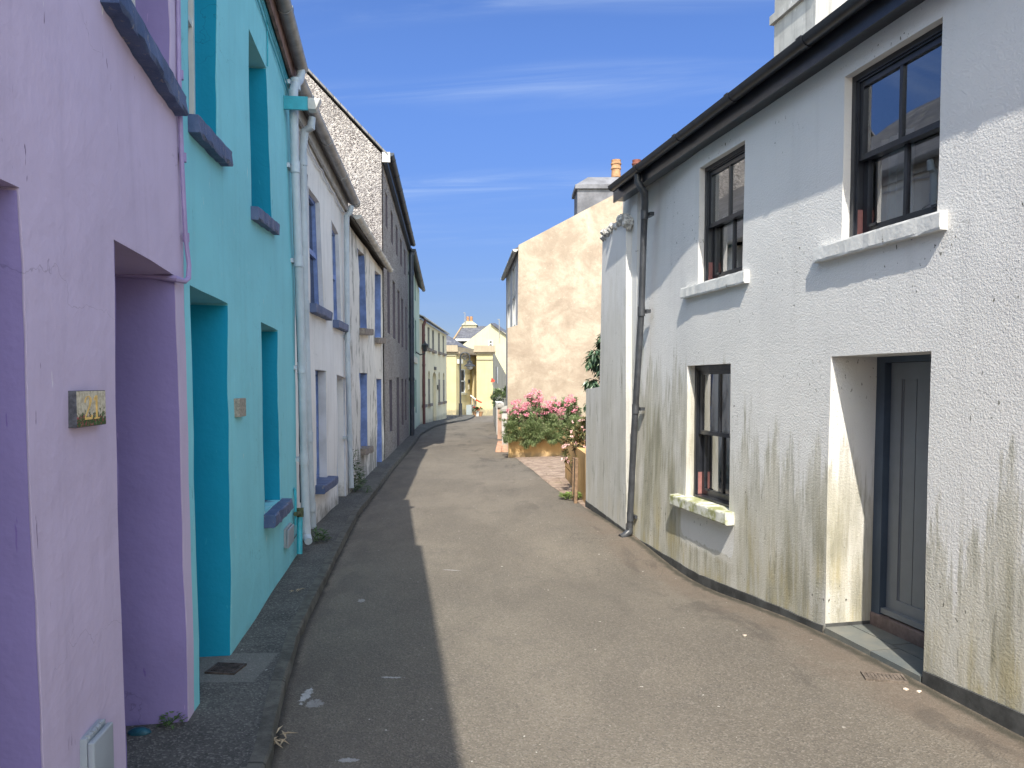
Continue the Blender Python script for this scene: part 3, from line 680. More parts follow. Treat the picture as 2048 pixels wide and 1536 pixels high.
def lining(parent, wall, q, dep, m, name, e=.010, s1=True):
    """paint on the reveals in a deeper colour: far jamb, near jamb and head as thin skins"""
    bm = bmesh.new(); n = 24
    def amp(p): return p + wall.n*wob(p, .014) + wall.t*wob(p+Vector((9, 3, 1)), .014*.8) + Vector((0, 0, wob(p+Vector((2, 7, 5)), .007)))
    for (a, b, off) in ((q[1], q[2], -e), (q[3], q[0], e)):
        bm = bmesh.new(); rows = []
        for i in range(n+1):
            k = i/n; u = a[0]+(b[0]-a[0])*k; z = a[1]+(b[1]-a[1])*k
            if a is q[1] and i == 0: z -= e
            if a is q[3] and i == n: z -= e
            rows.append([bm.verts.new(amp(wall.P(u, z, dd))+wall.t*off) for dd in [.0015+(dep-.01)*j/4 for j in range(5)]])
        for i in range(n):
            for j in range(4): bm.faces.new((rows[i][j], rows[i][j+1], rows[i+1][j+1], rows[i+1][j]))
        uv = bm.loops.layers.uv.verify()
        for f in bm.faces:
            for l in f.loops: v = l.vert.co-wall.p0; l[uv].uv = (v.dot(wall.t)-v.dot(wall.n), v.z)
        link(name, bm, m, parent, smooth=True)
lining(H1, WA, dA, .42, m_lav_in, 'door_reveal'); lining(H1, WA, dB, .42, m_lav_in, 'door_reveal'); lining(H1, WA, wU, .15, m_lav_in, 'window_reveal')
door_panel(H1, WA, dA, .43, m_lav_door); door_panel(H1, WA, dB, .43, m_lav_door)
pane_window(H1, WA, wU, .16, m_wframe)
u0 = WA.px(208, 0, -.0)[0]; u1 = WA.px(352, 200)[0]; zt = wU[2][1]
link('window_sill', rough_slab(WA, wU[3][0]-.10, wU[2][0]+.07, wU[3][1]+.02, wU[2][1]-.0, .085, .06, .13, .006, 18), m_blue, H1)
roof(H1, WA, 0, uB, zE+.04, 6, 2.1, .10, m_slate, sl=SE)
shell(H1, WA, 0, uB, zE, 6, 2.1, m_lav, ends=(True, False), sl=SE)
gutter(H1, WA, 0, zE+.04, uB, zEu(uB)+.04, -.15, .062, m_pvc_g)
# --- teal house
H2 = thing('terraced_house', WA.P((uB+uE)/2, 0), 'bright teal rendered house with deep teal reveals, next beyond the lavender house', 'house', LG)
q = [WA.px(381, 570), WA.px(456, 607), WA.px(463, 1290), WA.px(389, 1400)]
tD = [q[0], q[1], (q[2][0], .02), (q[0][0], .02)]
tG = [WA.px(522, 645), WA.px(555, 660), WA.px(560, 1000), WA.px(527, 1004)]
tG[3] = (tG[0][0], tG[2][1]+.02)
tU1 = [WA.px(373, -420), WA.px(432, -180), WA.px(437, 293), WA.px(376, 235)]
tU2 = [WA.px(497, 57), WA.px(531, 136), WA.px(542, 442), WA.px(513, 428)]
tU2[3] = (tU2[0][0]+.01, tU2[3][1])
tU1 = [(a, min(b, zEu(a)-.35)) for a, b in tU1]
facade('wall', H2, WA, [(uB, -.6), (uE, -.6), (uE, zEu(uE)), (uB, zEu(uB))], [(tD, .42), (tG, .3), (tU1, .14), (tU2, .2)], m_teal, step=.2, amp=.012, seedv=0)
for qq_, dd_, nm in ((tD, .42, 'door_reveal'), (tG, .3, 'window_reveal'), (tU1, .14, 'window_reveal'), (tU2, .2, 'window_reveal')):
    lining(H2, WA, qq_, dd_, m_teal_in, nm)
door_panel(H2, WA, tD, .43, m_teal_door)
pane_window(H2, WA, tG, .31, m_wframe); pane_window(H2, WA, tU1, .15, m_wframe); pane_window(H2, WA, tU2, .21, m_wframe)
link('window_sill', rough_slab(WA, tG[0][0]-.03, tG[1][0]+.10, tG[2][1]+.0, tG[2][1]+.0, .10, .085, .28, .007, 12), m_blue, H2)
link('window_sill', rough_slab(WA, tU1[3][0]-.02, tU1[2][0]+.10, tU1[3][1]+.01, tU1[2][1], .085, .055, .13, .006), m_blue, H2)
link('window_sill', rough_slab(WA, tU2[3][0]-.03, tU2[2][0]+.10, tU2[3][1]+.01, tU2[2][1], .085, .05, .18, .006), m_blue, H2)
roof(H2, WA, uB, uE, zEu(uB)+.04, 6, 2.1, .06, m_slate, sl=SE)
shell(H2, WA, uB, uE, zEu(uB), 6, 2.1, m_teal, ends=(False, True), sl=SE)
gutter(H2, WA, uB, zEu(uB)+.04, uE-.12, zEu(uE)+.05, -.105, .056, m_pvc_g, 1.05)
bm = bmesh.new(); wbox(bm, WA, 0, uB-.005, zE-.12, zE+.05, -.045, -.02, zEu(uB)-.12, zEu(uB)+.05); link('fascia_board', bm, m_brown, H1)
bm = bmesh.new(); wbox(bm, WA, uB+.005, uE, zEu(uB)-.12, zEu(uB)+.05, -.045, -.02, zEu(uE)-.12, zEu(uE)+.05); link('fascia_board', bm, m_brown, H2)

def cable(name, pts, r, m, label, cat='cable', group=None, sag=.0):
    bm = bmesh.new(); out = []
    for a, b in zip(pts, pts[1:]):
        a, b = Vector(a), Vector(b); n = max(2, int((b-a).length/.12))
        for i in range(n): k = i/n; out.append(a.lerp(b, k)+Vector((noise.noise(a+Vector((k*5, 0, 0)))*.004, 0, -sag*math.sin(k*math.pi)+noise.noise(b+Vector((k*9, 3, 0)))*.008)))
    out.append(Vector(pts[-1])); tube(bm, out, r, 6)
    return tag(link(name, bm, m, smooth=True), label, cat, group)
for i, (dz, d) in enumerate(((-.13, -.02), (-.17, -.018), (-.225, -.014))):
    cable('cable', [WA.P(uB+.1+k*(uE-.12-uB-.1)/5, zEu(uB+.1+k*(uE-.12-uB-.1)/5)+dz-.05, d) for k in range(6)], .006, m_tealpipe,
          ['uppermost teal painted cable under the eaves of the teal house', 'middle teal painted cable under the eaves of the teal house', 'lowest teal painted cable under the eaves of the teal house'][i], group='cables under the teal eaves', sag=.012)
cable('cable', [WA.P(WA.px(531, 20)[0], zEu(WA.px(531, 20)[0])-.2, -.012), WA.P(WA.px(532, 130)[0], WA.px(532, 132)[1], -.012)], .006, m_tealpipe, 'short teal cable dropping to the head of the far upper teal window')
# downpipe with swan-neck
def pxP(w, x, y, d): u, z = w.px(x, y, d); return w.P(u, z, d)
pts = [pxP(WA, 601, 118, -.105), pxP(WA, 602, 145, -.105), pxP(WA, 599, 160, -.095), pxP(WA, 590, 170, -.075), pxP(WA, 587, 182, -.07), pxP(WA, 589, 300, -.06), pxP(WA, 596, 500, -.06), pxP(WA, 604, 740, -.06), pxP(WA, 608, 920, -.06), pxP(WA, 612, 1068, -.06), pxP(WA, 617, 1083, -.10)]
downpipe(H2, pts, .036, m_pvc, (4.25, 3.55, 2.75, 1.8, .95, .3), wn=WA.n)
# slim lavender conduit
lv = [pxP(WA, 353, -300, -.02), pxP(WA, 358, 150, -.02), pxP(WA, 364, 330, -.02), pxP(WA, 371, 470, -.022), pxP(WA, 373, 490, -.024), pxP(WA, 378, 530, -.03), pxP(WA, 377, 556, -.03), pxP(WA, 370, 563, -.028), pxP(WA, 352, 558, -.012), WA.P(WA.px(352, 560)[0]-.022, WA.px(352, 555)[1], .10), WA.P(WA.px(352, 560)[0]-.022, WA.px(352, 554)[1]+.005, .40)]
bm = bmesh.new(); tube(bm, lv, .011, 8)
for k in ((360, 150), (366, 315), (372, 475)):
    p = pxP(WA, *k, -.02); tube(bm, [p-Vector((0, 0, .02)), p+Vector((0, 0, .02))], .016, 8)
tag(link('conduit', bm, m_lavpipe, smooth=True), 'thin lavender conduit running down between the lavender and teal houses', 'conduit')

# number plaque 21
def serif_text(name, s, size, m, parent, wall, u, z, d, sx=.8):
    cu = bpy.data.curves.new(name, 'FONT'); cu.body = s; cu.size = size; cu.extrude = .0012; cu.align_x = 'CENTER'; cu.align_y = 'CENTER'
    tmp = bpy.data.objects.new(name, cu); col.objects.link(tmp)
    me = bpy.data.meshes.new_from_object(tmp.evaluated_get(bpy.context.evaluated_depsgraph_get())); bpy.data.objects.remove(tmp)
    bm = bmesh.new(); bm.from_mesh(me)
    rdir = wall.t if wall.n.x > 0 else -wall.t
    for v in bm.verts: v.co = wall.P(u, z, d) + rdir*(v.co.x*sx) + Vector((0, 0, v.co.y)) + wall.n*v.co.z
    return link(name, bm, m, parent)
PD = -.022
p0, p1 = WA.px(152, 783, PD), WA.px(211, 779, PD); p2, p3 = WA.px(211, 848, PD), WA.px(152, 857, PD)
def plaque_mat():
    M = Mt('painted stone tile', .75); p = M.pos(); X = M.xyz(p); zc = (p0[1]+p2[1])/2; zh = (p0[1]-p3[1])
    base = M.mix(M.rng(M.noise(p, 60, 5, .7), .35, .65), (.36, .31, .23), (.60, .54, .42))
    rel = M.math('DIVIDE', M.math('SUBTRACT', X[2], p3[1]), zh)
    f = M.math('ADD', M.rng(rel, .05, .75, 1, 0), M.math('MULTIPLY', M.math('SUBTRACT', M.noise(p, 75, 4, .7), .5), 2.2))
    flower = M.mix(M.rng(M.noise(M.pos(1.3, 1.3, 1.3), 70, 2), .56, .62), (.035, .075, .02), (.30, .05, .07))
    flower = M.mix(M.rng(M.noise(p, 110, 3), .6, .66), flower, (.20, .26, .12))
    base = M.mix(M.rng(f, .5, .64), base, flower); M.col(base); M.nrm(M.bump(M.noise(p, 120, 4), .4, .003)); return M.m
pl = thing('number_plaque', WA.P((p0[0]+p1[0])/2, p2[1], 0), 'square stone house plaque reading 21 over painted flowers, on the lavender wall', 'house number')
bm = bmesh.new(); qz = (p3[1]+p2[1])/2; qt = (p0[1]+p1[1])/2
wbox(bm, WA, p0[0], p1[0], qz, qt, PD, .006); bevel(bm, .002, 1); bm.normal_update()
for f_ in bm.faces: f_.material_index = 0 if abs(f_.normal.dot(WA.n)) > .8 else 1
link('plaque', bm, [plaque_mat(), plain('dark tile edge', (.075, .075, .09), .8, .4, 60)], pl)
serif_font = None
def digit_strokes(parent, wall, u, z, h, w_, d, m):
    """old-style serif 2 and 1 drawn as tapering ribbons"""
    def rib(pts, name):
        bm = bmesh.new()
        L = [wall.P(u+x*w_-t*.5*w_, z+y*h, d) for x, y, t in pts]; R = [wall.P(u+x*w_+t*.5*w_, z+y*h, d) for x, y, t in pts]
        a = [bm.verts.new(p) for p in L]; b = [bm.verts.new(p) for p in R]
        a2 = [bm.verts.new(p-wall.n*.002) for p in L]; b2 = [bm.verts.new(p-wall.n*.002) for p in R]
        for i in range(len(a)-1):
            bm.faces.new((a[i], b[i], b[i+1], a[i+1])); bm.faces.new((a[i], a[i+1], a2[i+1], a2[i])); bm.faces.new((b[i+1], b[i], b2[i], b2[i+1]))
        return bm
    two = [(-.62, .22, .10), (-.60, .34, .10), (-.48, .46, .08), (-.30, .50, .10), (-.14, .40, .17), (-.12, .26, .17), (-.22, .06, .12), (-.42, -.16, .09), (-.60, -.36, .09), (-.66, -.40, .10)]
    link('numeral', rib(two, 'two'), m, parent)
    bm = bmesh.new()
    wbox(bm, wall, u-.68*w_, u-.04*w_, z-.50*h, z-.40*h, d-.001, d+.002); wbox(bm, wall, u-.08*w_, u-.0*w_, z-.40*h, z-.32*h, d-.001, d+.002)
    link('numeral', bm, m, parent)
    bm = bmesh.new()
    wbox(bm, wall, u+.37*w_, u+.50*w_, z-.44*h, z+.5*h, d-.001, d+.002); wbox(bm, wall, u+.20*w_, u+.66*w_, z-.50*h, z-.44*h, d-.001, d+.002)
    wbox(bm, wall, u+.20*w_, u+.34*w_, z+.30*h, z+.38*h, d-.001, d+.002, z1b=z+.50*h, z0b=z+.38*h)
    link('numeral', bm, m, parent)
digit_strokes(pl, WA, (p0[0]+p1[0])/2, (qz+qt)/2+.003, (qt-qz)*.66, (p1[0]-p0[0])*.36, PD-.0015, plain('gilt paint', (.62, .40, .12), .4, .2, 30))
# small plaque on teal wall
q0, q1, q2 = WA.px(479, 797, -.03), WA.px(492, 798, -.03), WA.px(492, 832, -.03)
bm = bmesh.new(); wbox(bm, WA, q0[0], q1[0], q2[1], q0[1], -.03, .006); bevel(bm, .002, 1)
tag(link('number_plaque', bm, plain('grey stone tile', (.27, .24, .20), .8, .35, 50)), 'small square grey stone plaque on the teal wall between doorway and window', 'house number')
# meter boxes
def meter_box(u0, u1, z0, z1, d, label):
    o = thing('meter_box', WA.P((u0+u1)/2, z0), label, 'utility box', 'grey utility boxes low on the left-hand walls')
    bm = bmesh.new(); wbox(bm, WA, u0, u1, z0, z1, d*.55, .006); bevel(bm, .004, 2); link('housing', bm, m_box, o, smooth=True)
    bm = bmesh.new(); wbox(bm, WA, u0-.004, u1+.004, z0-.004, z1-.012, d, d*.57); bevel(bm, .007, 3); link('lid', bm, m_box, o, smooth=True)
    bm = bmesh.new(); n = 4
    for i in range(n):
        a = u0+(u1-u0)*(.1+.8*i/n); tube(bm, [WA.P(a, z1, d*.5), WA.P(a+(u1-u0)*.14, z1, d*.5)], .008, 8)
    link('hinge', bm, m_box, o, smooth=True)
a, b = WA.px(188, 1442, -.05), WA.px(226, 1436, -.05)
meter_box(a[0], b[0], .27, b[1]-.0, -.05, 'grey plastic utility box low on the lavender wall beside the doorway')
a, b, c = WA.px(577, 1050, -.04), WA.px(588, 1045, -.04), WA.px(588, 1082, -.04)
meter_box(a[0], b[0], c[1], b[1], -.04, 'small pale utility box under the teal ground floor window')
# teal waste pipe
o = thing('waste_pipe', pxP(WA, 599, 1110, -.05), 'short teal waste pipe with mossy joint standing at the far end of the teal wall', 'pipe')
bm = bmesh.new(); tube(bm, [pxP(WA, 599, 1108, -.05), pxP(WA, 600, 1018, -.05)], .026, 12); link('stack', bm, m_tealpipe, o, smooth=True, angle=45)
bm = bmesh.new(); tube(bm, [pxP(WA, 600, 1034, -.05), pxP(WA, 600, 1016, -.05)], .032, 12); tube(bm, [pxP(WA, 600, 1027, -.05), pxP(WA, 591, 1028, -.03)], .02, 8); link('joint', bm, plain('mossy joint', (.07, .08, .04), .9, .4, 40), o, smooth=True, angle=45)
bm = bmesh.new(); tube(bm, [pxP(WA, 588, 977, .0), pxP(WA, 590, 980, -.02), pxP(WA, 591, 1000, -.025), pxP(WA, 591, 1050, -.025)], .010, 8); link('feed_pipe', bm, m_tealpipe, o, smooth=True)
cable('cable', [pxP(WA, 578, 1083, -.02), pxP(WA, 579, 1090, -.02), pxP(WA, 586, 1080, -.012), pxP(WA, 600, 1060, -.012)], .004, m_metal, 'thin black cable looping from the small utility box to the waste pipe')
cable('cable', [pxP(WA, 583, 200, -.02), pxP(WA, 585, 400, -.02), pxP(WA, 592, 600, -.02), pxP(WA, 598, 800, -.02), pxP(WA, 601, 1005, -.02)], .007, m_dkblue, 'dark upright cable between the teal wall and the white downpipe')
# floodlight on a teal board
o = thing('floodlight', pxP(WA, 575, 205, -.04), 'small white floodlight on a teal board, high at the far corner of the teal house', 'floodlight')
bm = bmesh.new(); a = pxP(WA, 567, 204, -.0); t_ = WA.t; n_ = WA.n
bxw(bm, [a+n_*x+t_*y+Vector((0, 0, z)) for z in (-.055, .055) for x, y in ((0, 0), (.20, 0), (.20, .025), (0, .025))]); link('bracket', bm, m_tealpipe, o)
bm = bmesh.new(); a = a+n_*.20
bxw(bm, [a+n_*x+t_*y+Vector((0, 0, z+.0)) for z, s in ((-.05, .6), (.045, 1)) for x, y in ((0, -.01), (.11*s, -.01), (.11*s, .09), (0, .09))]); bevel(bm, .008, 2); link('lamp_head', bm, m_pvc_p, o, smooth=True)

# --- white houses
WW = Wall((-2.11, 7.13), (-2.659, 15.9), 1)
uM = WW.px(694, 800)[0]; uN = WW.L
z3 = 4.38; S3 = -.062; z4 = 3.97
def z3u(u): return z3+S3*u
print('eaves white', z3, z4, 'teal', WA.px(583, 160), WA.px(540, 0), 'gut', WA.px(566, 0, -.15), WA.px(597, 130, -.15))
H3 = thing('terraced_house', WW.P(uM/2, 0), 'off white house with blue window frames and blue sills, next beyond the teal house', 'house', LG)
H4 = thing('terraced_house', WW.P((uM+uN)/2, 0), 'grey stained white house with powder blue shutters, between the off white and pebbledashed houses', 'house', LG)
def opening(wall, pts, minw=0):
    q = [wall.px(*p) for p in pts]; return q
w3a = opening(WW, [(616, 370), (640, 405), (648, 622), (620, 607)]); w3b = opening(WW, [(663, 440), (678, 468), (683, 648), (667, 640)])
w3c = opening(WW, [(630, 740), (652, 742), (655, 962), (632, 970)]); w3c[2] = (w3c[2][0], w3c[3][1])
w3d = opening(WW, [(673, 748), (690, 755), (693, 985), (677, 1001)]); w3d[2] = (w3d[1][0], .03); w3d[3] = (w3d[0][0], .03)
facade('wall', H3, WW, [(0, -.6), (uM, -.6), (uM, z3u(uM)), (0, z3)], [(w3a, .16), (w3b, .16), (w3c, .2), (w3d, .3)], m_white_l, step=.25, amp=.02, seedv=5)
for q, d in ((w3a, .16), (w3b, .16), (w3c, .2)):
    pane_window(H3, WW, q, d-.075, m_blue_paint, fr=.07)
door_panel(H3, WW, w3d, .28, m_blue_paint)
for q, e, pr in ((w3a, .12, .08), (w3b, .12, .08), (w3c, .12, .11)):
    link('window_sill', rough_slab(WW, q[3][0]-.05, q[2][0]+e, q[3][1]-.0, q[2][1], .10, pr, .15, .005, 8), m_blue, H3)
def jambs(parent, wall, q, dep, m, name='window_reveal', e=.003):
    pass
    for (a, b, off) in ((q[1], q[2], -e-.012-(.02 if wall is WW else 0)), (q[3], q[0], e+.012)):
        bm = bmesh.new(); bm.faces.new([bm.verts.new(wall.P(u+off, z-.01, d)) for u, z, d in ((a[0], a[1], -.002), (a[0], a[1], dep), (b[0], b[1], dep), (b[0], b[1], -.002))])
        link(name, bm, m, parent)
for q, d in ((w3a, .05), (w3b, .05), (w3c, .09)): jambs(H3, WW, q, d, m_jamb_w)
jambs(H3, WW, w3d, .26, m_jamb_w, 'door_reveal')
roof(H3, WW, 0, uM, z3+.05, 6, 2.0, .1, m_slate, sl=S3); shell(H3, WW, 0, uM, z3, 6, 2.0, m_white_l, ends=(True, True), sl=S3)
g0, g1 = WW.px(622, 235, -.15), WW.px(704, 400, -.15)
gutter(H3, WW, .0, z3+.06, uM-.05, z3u(uM)+.04, -.16, .062, m_pvc_g, 1.1)
bm = bmesh.new(); wbox(bm, WW, 0, uM-.02, z3-.08, z3+.06, -.05, -.022, z3u(uM)-.08, z3u(uM)+.06); link('fascia_board', bm, plain('white fascia board', (.42, .42, .43), .6, .2, 6), H3)
downpipe(H3, [pxP(WW, 624, 235, -.15), pxP(WW, 622, 255, -.14), pxP(WW, 609, 262, -.07), pxP(WW, 606, 300, -.05), pxP(WW, 610, 600, -.05), pxP(WW, 616, 800, -.05), pxP(WW, 621, 960, -.05), pxP(WW, 626, 1055, -.05)], .036, m_pvc, (3.9, 2.45, 1.1, .35), wn=WW.n)
cable('cable', [WW.P(.15+k*(uM-.3)/8, z3u(.15+k*(uM-.3)/8)-.13-.03*(k % 2), -.028) for k in range(9)], .009, m_jamb_w, 'whitewashed cable sagging along under the eaves of the off white house', sag=.03)
cable('cable', [pxP(WW, 607, 330, -.06), pxP(WW, 614, 350, -.06), pxP(WW, 613, 385, -.05), pxP(WW, 606, 388, -.05)], .006, m_dkblue, 'short loop of dark cable beside the upper white downpipes')
w4a = opening(WW, [(715, 495), (729, 511), (734, 657), (720, 657)]); w4b = opening(WW, [(749.5, 541), (761.5, 549), (762, 675), (751, 676)])
w4c = opening(WW, [(720, 745), (734, 746), (735, 893), (722, 897)]); w4d = opening(WW, [(752, 757), (762.5, 758), (763, 925), (753, 938)]); w4d[2] = (w4d[1][0], .03); w4d[3] = (w4d[0][0], .03)
facade('wall', H4, WW, [(uM, -.6), (uN, -.6), (uN, z4), (uM, z4)], [(w4a, .16), (w4b, .16), (w4c, .18), (w4d, .16)], m_white_p, step=.3, amp=.025, seedv=8)
for q, d in ((w4a, .16), (w4b, .16), (w4c, .18)): pane_window(H4, WW, q, d-.03, m_blue_paint); jambs(H4, WW, q, d-.02, m_blue_paint)
door_panel(H4, WW, w4d, .14, m_blue_paint); jambs(H4, WW, w4d, .13, m_blue_paint, 'door_reveal')
for q in (w4a, w4b, w4c): link('window_sill', rough_slab(WW, q[3][0]-.06, q[2][0]+.14, q[3][1], q[2][1], .11, .09, .15, .008, 8), m_stone, H4)
roof(H4, WW, uM, uN, z4+.04, 6, 2.0, .1, m_slate); shell(H4, WW, uM, uN, z4, 6, 2.0, m_white_l, ends=(False, False))
gutter(H4, WW, uM+.05, z4+.07, uN+.02, z4+.03, -.16, .058, m_pvc_p, .75)
downpipe(H4, [pxP(WW, 703, 412, -.14), pxP(WW, 700, 425, -.12), pxP(WW, 693, 432, -.07), pxP(WW, 693, 500, -.06), pxP(WW, 695, 700, -.06), pxP(WW, 700, 900, -.06), pxP(WW, 703, 975, -.06)], .036, m_pvc, (2.3, .9), wn=WW.n)

# --- pebbledashed house
WP = Wall((-2.642, 15.92), (-3.14, 23.4), 1); z5 = 6.30; S5 = -.062
def z5u(u): return z5+S5*u
print('pebble eave', z5, WP.px(765, 320), WP.px(812, 480))
H5 = thing('terraced_house', WP.P(4, 0), 'tall three storey pebbledashed house showing its sunlit gable above the white houses', 'house', LG)
hl = []
for (xa, xb, ya, yb, yc, yd) in (
    (770.5, 774.5, 372, 400, 459, 449), (781.5, 785.5, 415, 432, 490, 483), (791.5, 795, 446, 460, 513, 507), (800, 803.5, 472, 485, 533, 527), (808, 811, 495, 505, 552, 547),
    (774, 779, 531, 540, 666, 666), (785, 790, 559, 566, 678, 676), (795, 799, 578, 584, 687, 685), (802.5, 806, 594, 599, 695, 693), (810.5, 813, 610, 614, 700, 699),
    (778.5, 784, 759, 760, 862, 867), (803, 806.5, 757, 758, 850, 853), (810, 812.5, 758, 759, 840, 842), (793, 798, 754, 755, 888, 896)):
    q = opening(WP, [(xa, ya), (xb, yb), (xb, yc), (xa, yd)]); q[2] = (q[1][0], (q[2][1]+q[3][1])/2); q[3] = (q[0][0], q[2][1])
    zt_ = (q[0][1]+q[1][1])/2; q[0] = (q[0][0], zt_); q[1] = (q[1][0], zt_)
    if xa == 793: q[2] = (q[1][0], .03); q[3] = (q[0][0], .03)
    hl.append((q, .14))
L5 = WP.L
facade('wall', H5, WP, [(0, -.6), (L5, -.6), (L5, z5u(L5)), (0, z5)], hl, m_pebble, step=0, amp=0)
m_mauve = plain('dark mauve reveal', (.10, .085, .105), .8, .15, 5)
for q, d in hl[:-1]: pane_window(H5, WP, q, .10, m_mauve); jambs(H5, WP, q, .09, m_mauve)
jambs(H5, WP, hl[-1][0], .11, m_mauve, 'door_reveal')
door_panel(H5, WP, hl[-1][0], .12, m_dkblue)
D5 = 8.4
roof(H5, WP, 0, L5, z5+.05, D5, D5/2*1.05, .12, m_slate, .05, sl=S5); 
shell(H5, WP, 0, L5, z5+.04, D5, D5/2*1.05, m_pebble, ends=(True, True), e=-.003, sl=S5)
gutter(H5, WP, .0, z5+.06, L5, z5u(L5)+.02, -.17, .065, m_dkblue, .95)
bm = bmesh.new(); wbox(bm, WP, .02, L5, z5-.16, z5+.02, -.10, -.02, z5u(L5)-.16, z5u(L5)+.02); link('soffit', bm, m_dkblue, H5)
bm = bmesh.new(); wbox(bm, WP, -.05, -.006, z5-.14, z5+.06, -.16, .0); link('barge_box', bm, m_pvc_p, H5)

# --- green house
WG = Wall((-3.14, 23.4), (-3.66, 30.58), 1); z6 = 5.70; LG6 = WG.L; S6 = -.05
def z6u(u): return z6+S6*u
print('green eave', z6)
H6 = thing('terraced_house', WG.P(3, 0), 'narrow pale green three storey house between the pebbledashed and primrose houses', 'house', LG)
hl = []
for (xa, xb, ya, yb) in ((821.2, 822.8, 528, 581), (825.3, 827, 541, 593), (829.5, 831, 551, 601), (823, 824.8, 630, 705), (826.8, 828.6, 634, 706), (830.5, 832.2, 640, 708), (821.5, 823.6, 757, 834), (827, 829.6, 763, 814), (831, 832.6, 759, 826)):
    a = WG.px(xa, (ya+yb)/2)[0]; b = WG.px(xb, (ya+yb)/2)[0]; zt_ = WG.px((xa+xb)/2, ya)[1]; zb_ = max(.05, WG.px((xa+xb)/2, yb)[1]); hl.append(([(a, zt_), (b, zt_), (b, zb_), (a, zb_)], .16))
facade('wall', H6, WG, [(0, -.6), (LG6, -.6), (LG6, z6u(LG6)), (0, z6)], hl, m_green, step=0, amp=0)
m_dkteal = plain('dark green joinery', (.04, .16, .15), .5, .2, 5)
m_gjamb = plain('dark green reveal', (.10, .20, .17), .8, .15, 5)  # dark green for the jambs and frames of the upper windows
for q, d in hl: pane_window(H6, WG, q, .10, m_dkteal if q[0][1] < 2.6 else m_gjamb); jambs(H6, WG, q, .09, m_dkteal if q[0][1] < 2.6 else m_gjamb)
roof(H6, WG, 0, LG6, z6+.05, 7, 3, .12, m_slate, 0, sl=S6); shell(H6, WG, 0, LG6, z6-.03, 7, 3, m_green, sl=S6)
gutter(H6, WG, 0, z6+.02, LG6, z6u(LG6)+.02, -.17, .07, m_dkblue, 1.5)
a = WG.px(822, 712); b = WG.px(833, 728)
bm = bmesh.new(); wbox(bm, WG, a[0], b[0], b[1], a[1]+.04, -.05, -.004); link('shop_fascia', bm, plain('cream sign board', (.62, .58, .45), .6, .15, 12), H6)
downpipe(H6, [WG.P(.12, z6, -.16), WG.P(.1, z6-.15, -.09), WG.P(.1, .02, -.09)], .075, m_dkblue, (5, 3.4, 1.8))
# wall lantern
lp = WG.P(WG.px(832, 700)[0], WG.px(832, 704)[1], 0)
o = thing('wall_lantern', lp, 'black iron carriage lantern on a bracket above the pale green shop front', 'lantern')
bm = bmesh.new(); tube(bm, [lp, lp+WG.n*.15+Vector((0, 0, -.10)), lp+WG.n*.32+Vector((0, 0, -.05)), lp+WG.n*.32+Vector((0, 0, .02))], .022, 6); link('bracket', bm, m_metal, o, smooth=True)
bm = bmesh.new(); c = lp+WG.n*.32+Vector((0, 0, .02)); lathe(bm, c, [(.03, 0), (.09, .01), (.10, .03), (.06, .04)], 6); lathe(bm, c, [(.13, .22), (.12, .24), (.04, .31), (.015, .37)], 6)
for k in range(6): a_ = k*math.pi/3; tube(bm, [c+Vector((.055*math.cos(a_), .055*math.sin(a_), .03)), c+Vector((.115*math.cos(a_), .115*math.sin(a_), .225))], .009, 4)
link('cage', bm, m_metal, o)
bm = bmesh.new(); lathe(bm, c, [(.045, .04), (.105, .22)], 6); link('lantern_glass', bm, m_glassd, o)

# --- primrose house
WY = Wall((-3.66, 30.6), (-3.50, 41.2), 1); z7 = WY.px(866, 655-1)[1]; L7 = WY.L
z7 = (WY.px(842, 640)[1]+WY.px(892, 668)[1])/2
print('yellow eave', WY.px(842, 640), WY.px(892, 668), L7)
H7 = thing('terraced_house', WY.P(5, -.1), 'low primrose yellow house with arched ground floor openings, last of the left-hand row', 'house', LG)
hl = []; sills = []
for (xa, xb, ya, yb) in ((843.5, 848, 645, 693.5), (855, 859, 652, 697), (864, 868, 658, 701), (876, 879.5, 663, 704), (885, 888.2, 669, 707)):
    a = WY.px(xa, ya)[0]; b = WY.px(xb, ya)[0]; zt_ = min(z7-.12, WY.px((xa+xb)/2, ya+2)[1]); zb_ = WY.px((xa+xb)/2, yb)[1]; hl.append(([(a, zt_), (b, zt_), (b, zb_), (a, zb_)], .2)); sills.append((a, b, zb_))
arch = []
for (xa, xb, ya, yb, dr) in ((844, 848.3, 739, 809, 0), (856, 860, 740, 807, 0), (865, 872.5, 743, 838, 1), (876.5, 880, 743, 804, 0), (885.5, 889, 744.5, 802.5, 0)):
    a = WY.px(xa, ya)[0]; b = WY.px(xb, ya)[0]; zt_ = WY.px((xa+xb)/2, ya+1)[1]; zb_ = WY.px((xa+xb)/2, yb)[1] if not dr else -.12
    w_ = b-a; rr = min(w_/2, .35); poly = [(a, zb_), (b, zb_)]
    for k in range(9): th = math.pi*k/8; poly.append(((a+b)/2+w_/2*math.cos(th), zt_-rr+rr*math.sin(th)))
    hl.append((poly, .2)); arch.append(([(a, zt_), (b, zt_), (b, zb_), (a, zb_)], dr))
    if not dr: sills.append((a, b, zb_))
facade('wall', H7, WY, [(0, -.8), (L7, -.8), (L7, z7), (0, z7)], hl, m_yellow, step=0, amp=0)
m_greyjoin = plain('stone grey joinery', (.24, .23, .21), .6, .15, 6)
for q, d in hl[:5]: pane_window(H7, WY, q, .14, m_greyjoin); jambs(H7, WY, q, .13, m_greyjoin)
